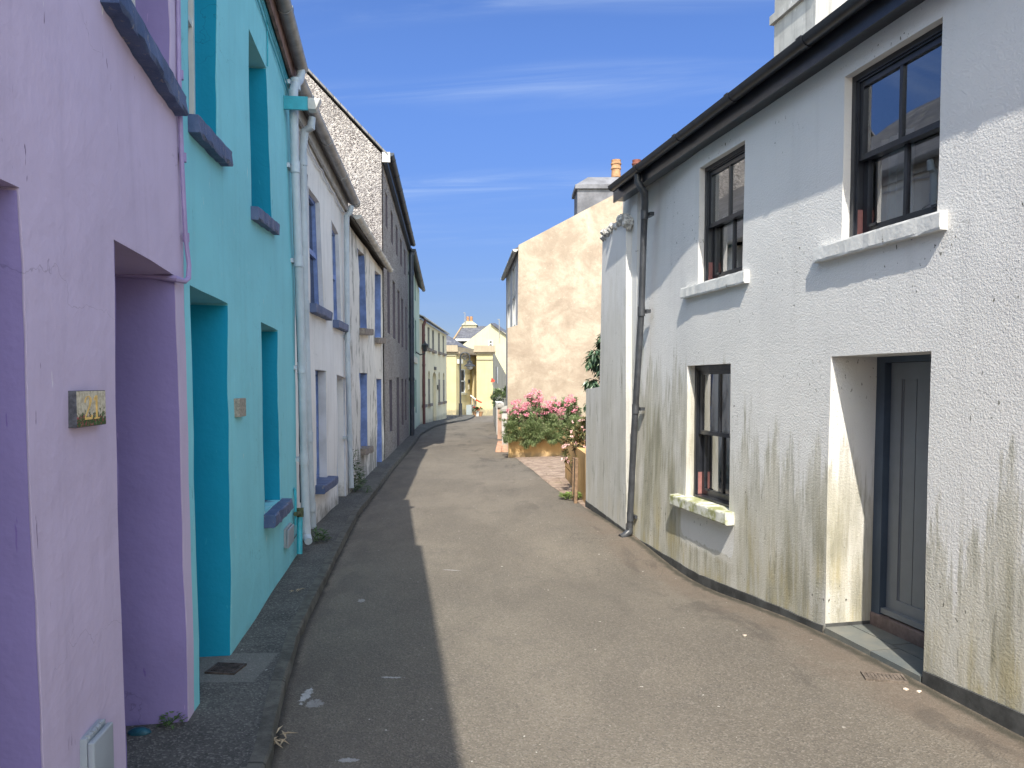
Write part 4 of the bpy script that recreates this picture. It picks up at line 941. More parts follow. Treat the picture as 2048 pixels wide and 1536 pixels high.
for q, dr in arch:
    if dr: door_panel(H7, WY, q, .17, plain('drab green door', (.33, .31, .24), .6, .1, 6))
    else: pane_window(H7, WY, q, .14, m_greyjoin); jambs(H7, WY, [q[0][:1]+(q[0][1]-.35,), q[1][:1]+(q[1][1]-.35,), q[2], q[3]], .13, m_greyjoin)
for a, b, z in sills:
    bm = bmesh.new(); wbox(bm, WY, a-.12, b+.12, z-.12, z, -.12, .15); link('window_sill', bm, m_stone, H7)
roof(H7, WY, 0, L7-.1, z7-.02, 7, 2.2, .10, m_slate2, .0); shell(H7, WY, 0, L7, z7-.03, 7, 2.2, m_yellow)
bm = bmesh.new(); rows_ = []
for i in range(157):
    a = L7*i/156; w_ = .05*abs(math.sin(i*math.pi/6)); rows_.append([bm.verts.new(WY.P(a, z7-.03+w_, -.17)), bm.verts.new(WY.P(a, z7+.04+w_, -.17)), bm.verts.new(WY.P(a, z7+.24+w_, .3))])
for r0, r1_ in zip(rows_, rows_[1:]):
    for k in (0, 1): bm.faces.new((r0[k], r1_[k], r1_[k+1], r0[k+1]))
link('verge_tiles', bm, plain('lichened tile edge', (.26, .24, .20), .85, .3, 9), H7)
downpipe(H7, [WY.P(.3, z7-.05, -.2), WY.P(.28, z7-.3, -.12), WY.P(.28, -.1, -.12)], .06, m_brownpipe, (3.6, 2.4, 1.2))
for (xa, xb, ya, yb, lb) in ((868, 871, 733.5, 740.5, 'small dark plaque over the arched door of the primrose house'), (874, 877.2, 770, 779, 'dark sign beside the arched door of the primrose house')):
    a = WY.px(xa, ya); b = WY.px(xb, yb); bm = bmesh.new(); wbox(bm, WY, a[0], b[0], b[1], a[1], -.05, -.003)
    tag(link('wall_sign', bm, m_metal), lb, 'sign')

# ================================================================ RIGHT-HAND COTTAGE
WR = Wall((3.57, -2), (3.15-.21*8.8, 8.8), -1); KR = math.sqrt(1+.21**2)
def U(Y): return (Y+2)*KR
def leanP(wall, u, z):   # the far end of the old wall leans back a little
    y = u/KR-2; return .15*max(0, z)/4*sst(6.9, 8.7, y)
m_rw = algae_wall('white textured masonry paint', (.67, .66, .64), 1.95, 1.05, U(8.3), U(3.9), windows=((U(6.25), U(7.35), .12, .50),), amt=.85)
m_rw2 = algae_wall('grey white masonry paint', (.60, .60, .59), 2.9, 2.6, 0, 2, amt=.34, rough_k=.6)
H8 = thing('cottage', WR.P(5, 0), 'white roughcast cottage on the right with black sash windows and green algae streaks', 'house')
def rect(Ya, Yb, za, zb): return [(U(Ya), zb), (U(Yb), zb), (U(Yb), za), (U(Ya), za)]
r1 = rect(4.165, 4.968, 2.56, 3.59); r2 = rect(6.205, 7.0, 2.545, 3.585); r3 = rect(6.37, 7.21, .59, 1.82); rd = rect(4.18, 5.055, -.3, 1.83)
UL = WR.L; zS = 3.735
wallR = facade('wall', H8, WR, [(0, -.6), (UL, -.6), (UL, zS+.2), (0, zS+.2)], [(r1, .055), (r2, .055), (r3, .08), (rd, .39)], m_rw, step=.12, amp=.006, seedv=3)
for v in wallR.data.vertices:
    q = v.co + H8.location - WR.p0; u = q.dot(WR.t); v.co -= WR.n*leanP(WR, u, q.z)
# plinth
def plinth(wall, pts, name, parent, m, th=.006):
    bm = bmesh.new(); ra = []
    out = []
    for (ua, za), (ub, zb) in zip(pts, pts[1:]):
        n = max(1, int((ub-ua)/.1))
        out += [(ua+(ub-ua)*i/n, za+(zb-za)*i/n) for i in range(n)]
    out.append(pts[-1])
    for u, z in out:
        w_ = random.uniform(-.004, .004)
        ra.append([bm.verts.new(wall.P(u, zz, d)) for zz, d in ((z-.4, -th-.006), (z+w_, -th-.005), (z+w_+.003, .01))])
    for i in range(len(ra)-1):
        for j in (0, 1): bm.faces.new((ra[i][j], ra[i+1][j], ra[i+1][j+1], ra[i][j+1]))
    uvbox(bm, wall); return link(name, bm, m, parent)
plinth(WR, [(U(-1.9), .12), (U(3.54), .10), (U(4.17), .07)], 'plinth', H8, m_plinth)
plinth(WR, [(U(5.065), .036), (U(6.0), -.016), (U(6.9), -.075), (U(8.53), -.05), (U(8.75), -.02)], 'plinth', H8, m_plinth)
bm = bmesh.new(); bxw(bm, [WR.P(u, z, d) for z in (-.3, .055) for u, d in ((U(5.055)-.008, .0), (U(5.055)-.008, .39), (U(5.055)+.01, .39), (U(5.055)+.01, 0))]); link('plinth', bm, m_plinth, H8)

def sash(parent, wall, q, d, curtain=None, glassm=None):
    """black box sash, two panes over two, lower sash set behind the upper"""
    uN, uF = q[0][0], q[1][0]; z0, z1 = q[2][1], q[0][1]; W_ = uF-uN; Hh = z1-z0
    bm = bmesh.new(); f = .035
    a = lambda u0, u1, za, zb, d0, d1: wbox(bm, wall, u0, u1, za, zb, d0, d1)
    e = .025
    a(uN-e, uN+f, z0-e, z1+e, d, d+.12); a(uF-f, uF+e, z0-e, z1+e, d, d+.12)
    a(uN+f, uF-f, z1-f, z1+e, d, d+.12); a(uN+f, uF-f, z0-e, z0+.025, d-.01, d+.12)
    # staff bead
    a(uN+f, uN+f+.012, z0+.025, z1-f, d+.012, d+.024); a(uF-f-.012, uF-f, z0+.025, z1-f, d+.012, d+.024); a(uN+f+.012, uF-f-.012, z1-f-.012, z1-f, d+.012, d+.024)
    win = link('window', bm, m_black, parent)
    zm = z0+Hh*.50
    for nm, (s0, s1), dd, br in (('upper_sash', (zm-.02, z1-f-.012), d+.026, .035), ('lower_sash', (z0+.026, zm+.02), d+.068, .06)):
        bm = bmesh.new(); A, B = uN+f+.002, uF-f-.002; st = .042
        a = lambda u0, u1, za, zb, d0, d1: wbox(bm, wall, u0, u1, za, zb, d0, d1)
        a(A, A+st, s0, s1, dd, dd+.036); a(B-st, B, s0, s1, dd, dd+.036)
        a(A+st, B-st, s0, s0+br, dd+.001, dd+.035); a(A+st, B-st, s1-.035, s1, dd+.001, dd+.035)
        m_ = (A+B)/2; a(m_-.013, m_+.013, s0+br, s1-.035, dd+.004, dd+.03)
        if nm == 'lower_sash': 
            a(A+.08, A+.14, s0+br-.012, s0+br+.006, dd-.012, dd+.0); a(B-.14, B-.08, s0+br-.012, s0+br+.006, dd-.012, dd+.0)
        link(nm, bm, m_black, win)
        bm = bmesh.new(); P = [wall.P(u, z, dd+.018) for u, z in ((A+st-.005, s0+br-.005), (B-st+.005, s0+br-.005), (B-st+.005, s1-.03), (A+st-.005, s1-.03))]
        fc = bm.faces.new([bm.verts.new(p) for p in P]); bm.normal_update()
        if fc.normal.dot(wall.n) < 0: fc.normal_flip()
        link('pane', bm, m_glass, win)
    bm = bmesh.new(); wbox(bm, wall, uF-f-.006, uF-f-.0005, z0+.03, z0+Hh*.19, d+.026, d+.066); link('sash_stop', bm, m_redwood, win)
    bm = bmesh.new(); wbox(bm, wall, uN-.3, uF+.4, z0-.4, z1+.2, d+.15, d+1.5)
    for fc in [f_ for f_ in bm.faces if abs(f_.normal.dot(wall.n)) > .5]: pass
    bm.faces.ensure_lookup_table(); bm.normal_update()
    rm = [f_ for f_ in bm.faces if (f_.calc_center_median()-wall.P(uN, z0, d+.15)).dot(wall.n) > -.01]
    bmesh.ops.delete(bm, geom=rm, context='FACES'); link('room', bm, m_dark, win)
    if curtain:
        for (c0, c1, za, zb) in curtain:
            bm = bmesh.new(); n = 40; lo = []; hi = []
            for i in range(n+1):
                k = i/n; u = uN+W_*(c0+(c1-c0)*k); w_ = .022*math.sin(k*(c1-c0)*W_/.035*2*math.pi*.5)+.008*math.sin(k*37)
                lo.append(bm.verts.new(wall.P(u, z0+Hh*za, d+.2+w_))); hi.append(bm.verts.new(wall.P(u, z0+Hh*zb, d+.2+w_*.7)))
            for i in range(n): bm.faces.new((lo[i], lo[i+1], hi[i+1], hi[i]))
            link('curtain', bm, m_curtain, win, smooth=True)
    return win
sash(H8, WR, r1, .055, [(-.05, .22, -.05, 1.05), (.62, 1.05, -.05, .62)])
sash(H8, WR, r2, .055, [(.25, .52, -.05, .6), (.75, 1.05, -.05, .6)])
sash(H8, WR, r3, .08, [(-.05, .28, -.05, 1.05), (.48, .66, -.05, 1.05), (.84, 1.05, -.05, 1.05)])
m_sill = algae_wall('white sill paint', (.66, .66, .64), .3, .3, 0, 20, amt=.5, rough_k=.2)
def sill_mat():
    M = Mt('chipped white sill paint', .7); p = M.pos()
    base = M.mix(M.rng(M.noise(p, 3, 4), .3, .7), (.55, .55, .53), (.64, .64, .62))
    base = M.mix(M.rng(M.noise(M.pos(9, 9, 4), 1, 6, .75), .63, .67), base, (.20, .18, .15)); M.col(base); M.nrm(M.bump(M.noise(p, 30, 5), .5, .006)); return M.m
m_sill = sill_mat()
def sill_mossy():
    M = Mt('mossy white sill paint', .8); p = M.pos()
    base = M.mix(M.rng(M.noise(p, 6, 6, .7), .42, .62), (.60, .60, .54), (.27, .28, .12)); M.col(base); M.nrm(M.bump(M.noise(p, 30, 5), .5, .006)); return M.m
for (Ya, Yb, zt_, pr, mm) in ((4.09, 5.20, 2.56, .048, m_sill), (6.10, 7.26, 2.545, .048, m_sill), (6.28, 7.38, .59, .085, sill_mossy())):
    link('window_sill', rough_slab(WR, U(Ya), U(Yb), zt_, zt_, .10, pr, .06, .0025, 20), mm, H8)
# door in its recess
D = .39; dr = thing('door', WR.P(U(4.6), 0, D), None, None); dr.parent = H8; dr.location = dr.location-H8.location
bm = bmesh.new(); uN, uF = U(4.18)-.05, U(5.055)+.0
uF2 = uF-.005
wbox(bm, WR, uF2-.075, uF2+.05, -.1, 1.86, D-.045, D+.08); wbox(bm, WR, uN-.05, uN+.07, -.1, 1.86, D-.045, D+.08); wbox(bm, WR, uN+.07, uF2-.075, 1.79, 1.86, D-.045, D+.08)
link('frame', bm, m_door, dr)
bm = bmesh.new(); nB = 7; A, B = uN+.072, uF2-.077
for i in range(nB):
    a = A+(B-A)*i/nB; wbox(bm, WR, a+.003, a+(B-A)/nB-.003, .19, 1.788, D+.012, D+.05)
wbox(bm, WR, A, B, .12, 1.788, D+.03, D+.06)
for z0, z1 in ((.12, .24), (1.68, 1.788)): wbox(bm, WR, A+.001, B-.001, z0, z1, D+.002, D+.029)
wbox(bm, WR, B-.1, B-.001, .24, 1.68, D+.003, D+.029); wbox(bm, WR, A+.001, A+.1, .24, 1.68, D+.003, D+.029)
link('leaf', bm, m_doorw, dr)
bm = bmesh.new(); wbox(bm, WR, uN+.07, uF2-.075, .13, .165, D-.035, D+.004, ); link('weather_bar', bm, m_doorw, dr)
bm = bmesh.new(); wbox(bm, WR, B-.46, B-.42, .83, .93, D-.03, D+.0); wbox(bm, WR, B-.47, B-.43, 1.15, 1.45, D-.02, D+.001); link('latch_plate', bm, m_wframe, dr)
bm = bmesh.new(); wbox(bm, WR, uN, uF2+.0, .03, .118, D-.06, D+.08); bevel(bm, .006, 2); link('threshold', bm, plain('brown stone threshold', (.16, .12, .11), .8, .3, 12), H8)
def slate_floor():
    M = Mt('slate paving slab', .55, .45); p = M.pos(); r = M.rnd()
    base = M.mix(r, (.085, .105, .115), (.15, .155, .14)); base = M.mix(M.rng(M.noise(p, 5, 6, .7), .4, .65, 0, .6), base, (.20, .19, .16))
    M.col(base); M.nrm(M.bump(M.noise(p, 12, 5, .6), .4, .006)); return M.m
m_sl = slate_floor()
uu = [U(4.185), U(4.60), U(5.05)]; dd = [-.012, .19, .385]
bm = bmesh.new()
for i in range(2):
    for j in range(2):
        s_ = .06 if j else 0
        wbox(bm, WR, uu[i]+.003+(s_ if i else 0), uu[i+1]-.003+(0 if i else s_), -.05, .032+.001*(i+j), dd[j]+.003, dd[j+1]-.003)
link('doorstep', bm, m_sl, H8)
# eaves: soffit, fascia, gutter, roof
bm = bmesh.new(); wbox(bm, WR, 0, UL+.12, zS, zS+.035, -.105, .01); wbox(bm, WR, 0, UL+.12, zS-.02, zS+.17, -.125, -.106); link('fascia_board', bm, m_black, H8)
gutter(H8, WR, 0, 3.89, WR.px(1228, 395, -.17)[0], 3.86, -.185, .056, m_black, .98)
GZ = 3.84; e0 = WR.px(1275, 350, -.17)
pp = [WR.P(e0[0], GZ-.01, -.17), WR.P(e0[0], GZ-.11, -.17)]
for (x, y, d) in ((1289, 385, -.10), (1290, 405, -.055), (1287, 480, -.05), (1283, 620, -.05), (1270, 835, -.055), (1264, 960, -.055), (1259, 1060, -.055)): pp.append(pxP(WR, x, y, d))
downpipe(H8, pp, .034, m_blackpipe, (3.42, 2.42, 1.38, .18), wn=WR.n)
pe = pxP(WR, 1259, 1058, -.055)
bm = bmesh.new(); tube(bm, [pe+Vector((0, 0, .02)), pe+Vector((0, 0, -.03)), pe+WR.n*.04+Vector((-.02, -.02, -.07)), pe+WR.n*.09+Vector((-.02, -.03, -.085))], .038, 12); link('pipe_shoe', bm, m_blackpipe, H8, smooth=True)
roof(H8, WR, 0, UL+.02, zS+.1, 5.8, 1.6, .10, m_slate); shell(H8, WR, 0, UL-.06, zS+.1, 5.8, 1.6, m_rw2, ends=(True, True))
bm = bmesh.new(); wbox(bm, WR, UL-.7, UL+.05, 3.90, 3.935, -.12, .3); link('verge_mortar', bm, plain('pale mortar', (.62, .60, .55), .9, .2, 14), H8)
# chimney on the ridge
def stack(parent, c, half_t, half_n, t, n, z0, z1, m, cap=.05, pots=(), capm=None, name='chimney'):
    bm = bmesh.new()
    def ring(ht, hn, za, zb): bxw(bm, [c+t*a*ht+n*b*hn+Vector((0, 0, z)) for z in (za, zb) for a, b in ((-1, -1), (1, -1), (1, 1), (-1, 1))])
    ring(half_t, half_n, z0, z1-.3); ring(half_t+cap, half_n+cap, z1-.3, z1-.18); ring(half_t+cap*.5, half_n+cap*.5, z1-.18, z1)
    o = link(name, bm, m, parent)
    for (a, h, r, mm) in pots:
        bm = bmesh.new(); lathe(bm, c+t*a+Vector((0, 0, z1)), [(r*1.05, 0), (r*.95, h*.5), (r*1.15, h*.55), (r*1.15, h*.6), (r*.98, h*.64), (r, h*.76), (r*1.15, h*.78), (r*1.15, h*.84), (r*.95, h*.86), (r*1.05, h), (r*.7, h), (r*.7, h*.9)], 14)
        link('chimney_pot', bm, mm, o, smooth=True)
    return o
cm = Vector((3.93, 10.2, 0)); t_, n_ = WR.t, WR.n
m_chR = render_wall('old white chimney render', (.36, .355, .34), marks=(.2, .2, .18), streak=.4, blotch=.2, grime=0, fine=30, mark_th=.66).m
cc = Vector((3.93, 10.2, 0)) + t_*.5 - n_*.55
bm = bmesh.new()
for (ht, hn, za, zb) in ((.5, .55, 4.6, 6.75), (.55, .60, 6.75, 6.87), (.5, .55, 6.87, 7.1)):
    bxw(bm, [cc+t_*a*ht+n_*b*hn+Vector((0, 0, z)) for z in (za, zb) for a, b in ((-1, -1), (1, -1), (1, 1), (-1, 1))])
uvbox(bm, WR); link('chimney', bm, m_chR, H8)

# --- annex wall
WX = Wall((1.29, 8.62), (.985, 10.3), -1)
X = thing('boundary_wall', WX.P(.8, 0), 'tall grey white wall with crumbling stone top, standing between the cottage and the driveway', 'wall')
f = lambda x, y: WX.px(x, y)
pA, pB, pC, pD, pE = f(1251, 1062), f(1172, 1014), f(1172, 778), f(1199, 774), f(1205, 482)
pF = f(1238, 455); pG = f(1252, 436)
zc_, zd_ = pC[1], pE[1]
face = [(0, -.5), (pB[0], -.5), (pC[0], pC[1]), (pD[0], pD[1]), (pE[0], pE[1]), ((pE[0]+pG[0])/2, (pE[1]+pG[1])/2+.03), (max(pG[0], .0), pG[1])]
bm = bmesh.new()
poly = [WX.P(u, z, 0.0) for u, z in face]; prism(bm, poly, -WX.n*.42); uvbox(bm, WX)
for v in bm.verts:
    if v.co.z > 0: 
        k = (v.co-WX.p0).dot(WX.t)
bm.normal_update(); bmesh.ops.triangulate(bm, faces=bm.faces[:], ngon_method='EAR_CLIP')
link('masonry', bm, m_rw2, X)
plinth(WX, [(0, .0), (pB[0], .09)], 'plinth', X, m_plinth)
def rubble_mat():
    M = Mt('crumbling mortar', .95); p = M.pos(); base = M.mix(M.rng(M.noise(p, 18, 6, .75), .38, .6), (.30, .29, .27), (.68, .66, .62)); M.col(base); M.nrm(M.bump(M.noise(p, 24, 6, .75), 1, .03)); return M.m
bm = bmesh.new(); pth = [(pE[0]+.02, pE[1]), ((pE[0]+pG[0])/2, (pE[1]+pG[1])/2+.04), (.12, pG[1]-.02), (0.02, pG[1]-.10)]
for i in range(150):
    k = random.random()*2.999; a, b = pth[int(k)], pth[int(k)+1]; k -= int(k)
    c = WX.P(a[0]+(b[0]-a[0])*k, a[1]+(b[1]-a[1])*k+random.uniform(-.03, .05), random.uniform(-.03, .25))
    s = random.uniform(.02, .052); r_ = bmesh.ops.create_icosphere(bm, subdivisions=2, radius=s)
    for v in r_['verts']: v.co = v.co*Vector((1, 1.3, .8)).length/1.8; v.co = c+v.co*(1+.5*noise.noise(v.co*30+c))
link('coping', bm, rubble_mat(), X, smooth=True)
# rough fill between cottage and annex
bm = bmesh.new(); wbox(bm, WX, -.05, .5, 3.3, 3.80, .10, .42); link('masonry', bm, m_rw2, X)

# --- cream gable house
H9 = thing('house', (1.5, 18.8, 0), 'big cream rendered house beyond the driveway, showing its blank sunlit gable and grey chimney', 'house')
YG = 18.6
def g(x, y, Y=YG): return at_depth(x, y, Y)
c1 = g(1037, 490); ch_ = g(1240, 383)
slope = (ch_.z-c1.z)/(ch_.x-c1.x); ridge_x = c1.x+4.0; ridge_z = c1.z+slope*4.0
xl = g(1015, 655).x; zl = g(1015, 656).z
WGb = Wall((c1.x, YG), (c1.x-.35, YG+4.9), -1)
bm = bmesh.new(); uvl = None
poly = [(xl, YG, -.5), (xl, YG, zl), (c1.x-.02, YG, zl+.07), (c1.x, YG, c1.z), (ridge_x, YG, ridge_z), (ridge_x+4, YG, c1.z), (ridge_x+4, YG, -.5)]
prism(bm, [Vector(p) for p in poly], (0, .3, 0)); uv = bm.loops.layers.uv.verify()
for f_ in bm.faces:
    for l in f_.loops: l[uv].uv = (l.vert.co.x+l.vert.co.y*.3, l.vert.co.z)
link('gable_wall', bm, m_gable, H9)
m_shadewall = render_wall('white painted front', (.55, .56, .58), streak=.1, grime=.2, blotch=.05, seedo=71).m
WF = Wall((c1.x+.0, YG+.3), (at_depth(1012, 560, 23.4).x, 23.6), -1); zf = c1.z-.12
hs_ = [([(.9+2.0*i, zl+1.75), (1.9+2.0*i, zl+1.75), (1.9+2.0*i, zl+.15), (.9+2.0*i, zl+.15)], .12) for i in range(2)]
facade('wall', H9, WF, [(0, -.4), (WF.L, -.4), (WF.L, zf), (0, zf)], hs_, m_shadewall, step=0, amp=0)
for q, d in hs_: pane_window(H9, WF, q, .02, m_wframe, bars=(2, 1), fr=.07)
gutter(H9, WF, -.3, zf+.02, WF.L, zf-.0, -.10, .06, m_pvc_p, 1.5)
bm = bmesh.new(); A = [Vector((c1.x-.14, YG+.1, c1.z-.16)), Vector((ridge_x, YG+.1, ridge_z-.09)), Vector((ridge_x-.3, 23.7, ridge_z-.09)), Vector((WF.P(WF.L, 0).x-.14, 23.7, c1.z-.16))]
prism(bm, [a+Vector((0, .09, 0)) if i < 2 else a for i, a in enumerate(A)], (0, 0, .08)); B_ = [Vector((ridge_x, YG+.1, ridge_z-.09)), Vector((ridge_x+4.1, YG+.1, c1.z-.16)), Vector((ridge_x+4.1, 23.7, c1.z-.16)), Vector((ridge_x-.3, 23.7, ridge_z-.09))]
prism(bm, B_, (0, 0, .08)); uv = bm.loops.layers.uv.verify()
for f_ in bm.faces:
    for l in f_.loops: l[uv].uv = (l.vert.co.y, l.vert.co.x*1.15)
link('roof', bm, m_slate, H9)
bm = bmesh.new(); box(bm, (ridge_x-3.9, 23.3, -.4), (ridge_x+3.9, 23.5, c1.z-.1)); link('rear_wall', bm, m_gable, H9)
bm = bmesh.new(); prism(bm, [Vector((xl, YG+.3, -.5)), Vector((c1.x+.1, YG+.3, -.5)), Vector((c1.x-.3, 23.4, -.5)), Vector((WF.P(WF.L, 0).x-.0, 23.4, -.5))], (0, 0, zl+.5-.02)); uvbox(bm, WF); link('ground_floor_wall', bm, m_shadewall, H9)
# chimney: lead-grey stack with tapering cap
YC = 19.6
a0, a1 = at_depth(1150, 392, YC), at_depth(1300, 392, YC); zb_, zt_ = 4.5, at_depth(1150, 378, YC).z
bm = bmesh.new()
def rr(x0, x1, y0, y1, z): return [Vector((x0, y0, z)), Vector((x1, y0, z)), Vector((x1, y1, z)), Vector((x0, y1, z))]
bxw(bm, rr(a0.x+.06, a1.x, YC, YC+1.0, zb_)+rr(a0.x+.06, a1.x, YC, YC+1.0, zt_-.0))
bxw(bm, rr(a0.x, a1.x+.05, YC-.07, YC+1.07, zt_)+rr(a0.x, a1.x+.05, YC-.07, YC+1.07, zt_+.10))
bxw(bm, rr(a0.x+.02, a1.x+.02, YC-.05, YC+1.05, zt_+.10)+rr(a0.x+.35, a1.x-.3, YC+.25, YC+.75, zt_+.36))
cst = link('chimney', bm, m_chim, H9)
for (x, m_, hgt, r_) in ((1232, m_terra, 0, .12), (1273, m_terra2, .03, .11)):
    c = at_depth(x, 354, YC+.5); ht = at_depth(x, 320, YC+.5).z-c.z; c.z -= .02
    bm = bmesh.new(); lathe(bm, c, [(r_*1.05, 0), (r_*.95, ht*.45), (r_*1.12, ht*.5), (r_*1.12, ht*.55), (r_, ht*.6), (r_, ht*.74), (r_*1.15, ht*.77), (r_*1.15, ht*.84), (r_*.97, ht*.88), (r_*1.05, ht*1.03), (r_*.7, ht*1.03), (r_*.7, ht*.9)], 16)
    link('chimney_pot', bm, m_, cst, smooth=True)

# --- planter wall, low wall, gate pillars
PW = at_depth(1017, 900, 17.25).x; PZ = .66
o = thing('planter_wall', (1, 17.3, 0), 'low ochre orange rendered wall holding the raised flower bed under the cream gable', 'wall')
WPn = Wall((PW, 17.25), (3.2, 17.25), 1)
class _W(Wall): pass
def simple_wall(name, parent, p0, p1, z0, z1, th, m, z1b=None):
    w_ = Wall(p0, p1, -1); bm = bmesh.new(); wbox(bm, w_, 0, w_.L, z0, z1, 0, th, z1b=z1b); bmesh.ops.subdivide_edges(bm, edges=bm.edges[:], cuts=5, use_grid_fill=True)
    for v in bm.verts: v.co += Vector((wob(v.co, .02), wob(v.co+Vector((5, 5, 5)), .02), wob(v.co+Vector((1, 9, 5)), .02)))
    uvbox(bm, w_); return link(name, bm, m, parent, smooth=True)
bm = bmesh.new(); box(bm, (PW, 17.25, -.3), (3.3, 17.5, PZ)); bmesh.ops.subdivide_edges(bm, edges=bm.edges[:], cuts=8, use_grid_fill=True)
for v in bm.verts: v.co += Vector((wob(v.co, .02), wob(v.co+Vector((5, 5, 5)), .03), wob(v.co+Vector((1, 9, 5)), .03)))
uv = bm.loops.layers.uv.verify()
for f_ in bm.faces:
    for l in f_.loops: l[uv].uv = (l.vert.co.x+l.vert.co.y, l.vert.co.z)
link('front', bm, m_orange, o, smooth=True)
bm = bmesh.new(); box(bm, (PW+.01, 17.5, -.3), (PW+.2, 18.58, PZ-.02)); uv = bm.loops.layers.uv.verify()
for f_ in bm.faces:
    for l in f_.loops: l[uv].uv = (l.vert.co.x+l.vert.co.y, l.vert.co.z)
link('side', bm, m_orange, o)
bm = bmesh.new(); box(bm, (PW+.2, 17.5, .2), (3.3, 18.58, PZ-.08)); link('soil', bm, plain('soil', (.07, .05, .035), .95, .3, 12), o)
o = simple_wall('low_wall', None, (1.0, 10.38), (.93, 13.4), -.4, .70, .14, m_orange)
tag(o, 'low ochre wall edging the driveway directly behind the grey white boundary wall', 'wall')
bm = bmesh.new(); box(bm, (.86, 10.55, -.2), (.90, 10.75, .62)); box(bm, (.855, 10.9, -.2), (.89, 11.0, .6)); bmesh.ops.rotate(bm, verts=bm.verts[:], cent=(.87, 10.7, 0), matrix=__import__('mathutils').Matrix.Rotation(.02, 3, 'Y'))
tag(link('board', bm, plain('weathered board', (.20, .13, .08), .9, .4, 16)), 'old brown boards leaning on the low ochre wall at the driveway edge', 'boards')

m_whitewall = render_wall('white garden wall paint', (.50, .49, .47), streak=.2, grime=.6, seedo=81).m
def pillar(x0, x1, Y, ybase, ytop, th, m, capm, label, over=.05):
    a, b = at_depth(x0, ytop, Y), at_depth(x1, ytop, Y); z0 = -.5
    o = thing('gate_pillar', ((a.x+b.x)/2, Y, 0), label, 'pillar', 'garden wall pillars on the right of the street')
    bm = bmesh.new(); box(bm, (a.x, Y, z0), (b.x, Y+th, a.z-.06)); uv = bm.loops.layers.uv.verify()
    for f_ in bm.faces:
        for l in f_.loops: l[uv].uv = (l.vert.co.x+l.vert.co.y, l.vert.co.z)
    link('shaft', bm, m, o)
    bm = bmesh.new(); bxw(bm, rr(a.x-over, b.x+over, Y-over, Y+th+over, a.z-.06)+rr(a.x-over, b.x+over, Y-over, Y+th+over, a.z))
    bxw(bm, rr(a.x-over*.6, b.x+over*.6, Y-over*.6, Y+th+over*.6, a.z)+rr(a.x+.08, b.x-.08, Y+th*.3, Y+th*.7, a.z+.08)); link('cap', bm, capm, o)
    return o
pillar(1004, 1020, 20.3, 889, 818, .35, m_whitewall, m_whitewall, 'white rendered garden pillar at the corner nearest the planter')
pillar(995, 1003, 23.0, 860, 811, .4, m_pinkp, m_whitewall, 'salmon pink garden pillar with a white cap, behind the white one')
w1 = Wall((at_depth(993, 850, 25).x, 25), (at_depth(987, 840, 36).x, 36), -1)
bm = bmesh.new(); wbox(bm, w1, 0, w1.L, -.8, at_depth(993, 806, 25).z, 0, .25, z1b=at_depth(987, 801, 36).z+.05); uvbox(bm, w1); tag(link('garden_wall', bm, m_whitewall), 'low white garden wall running away behind the gate pillars', 'wall')
bm = bmesh.new()
for i in range(5):
    for j in range(2): box(bm, (-.40+.15*j, 18.6+.62*i, .0), (-.26+.15*j, 19.2+.62*i, .045))
tag(link('tiled_step', bm, plain('terracotta paving tile', (.50, .28, .19), .85, .35, 7)), 'strip of terracotta tiles at the foot of the white pillar', 'step')

# ================================================================ FAR END OF THE STREET
FE = thing('low_building', (-2, 47, -.3), 'low yellow single storey building with stone cornices closing the end of the street', 'building')
m_corn = render_wall('grey cornice stone', (.34, .28, .20), streak=.3, grime=0, seedo=91).m
def face_wall(name, parent, a, b, z0, z1, th, m, holes=()):
    """wall between plan points a-b facing the camera"""
    w_ = Wall(a, b, 1 if b[1] > a[1] else -1); w_.n = Vector((w_.t.y, -w_.t.x, 0)); 
    if w_.n.y > 0: w_.n = -w_.n
    facade(name, parent, w_, [(0, z0), (w_.L, z0), (w_.L, z1), (0, z1)], list(holes), m, step=0, amp=0)
    bm = bmesh.new(); wbox(bm, w_, .002, w_.L-.002, z1-.1, z1-.003, .002, th); uvbox(bm, w_); link('wall_top', bm, m, parent)
    return w_
def A2(x, y, Y): p = at_depth(x, y, Y); return (p.x, Y)
zr = at_depth(912, 696, 46).z
w1 = face_wall('wall', FE, A2(868, 700, 46), A2(912, 700, 46), -.8, zr, .3, m_yellow2)
def cornice(wall, u0, u1, z, parent, k=1, m=None):
    bm = bmesh.new(); wbox(bm, wall, u0, u1, z-.10*k, z+.02*k, -.10, .02); wbox(bm, wall, u0-.03, u1+.03, z+.02*k, z+.12*k, -.22, .05); wbox(bm, wall, u0, u1, z+.12*k, z+.42*k, -.06, .1); uvbox(bm, wall)
    return link('cornice', bm, m or m_corn, parent)
cornice(w1, -.1, w1.L+.1, zr-.25, FE)
bm = bmesh.new(); wbox(bm, w1, 0, w1.L, at_depth(900, 712, 46).z, at_depth(900, 709, 46).z, -.05, -.002); link('string_course', bm, m_cream2, FE)
wm_ = Wall(A2(912, 700, 46), A2(953, 700, 49.5), 1); wm_.n = -Vector((-wm_.t.y, wm_.t.x, 0)); 
if wm_.n.y > 0: wm_.n = -wm_.n
def q_on(w_, xa, xb, ya, yb):
    a = w_.px(xa, ya); b = w_.px(xb, yb); return [(a[0], a[1]), (b[0], a[1]), (b[0], b[1]), (a[0], b[1])]
qw = q_on(wm_, 922.5, 931, 738, 786); qd = q_on(wm_, 940.5, 948.5, 737, 812)
facade('wall', FE, wm_, [(0, -.8), (wm_.L, -.8), (wm_.L, zr-.1), (0, zr-.1)], [(qw, .12), (qd, .25)], m_yellow2, step=0, amp=0)
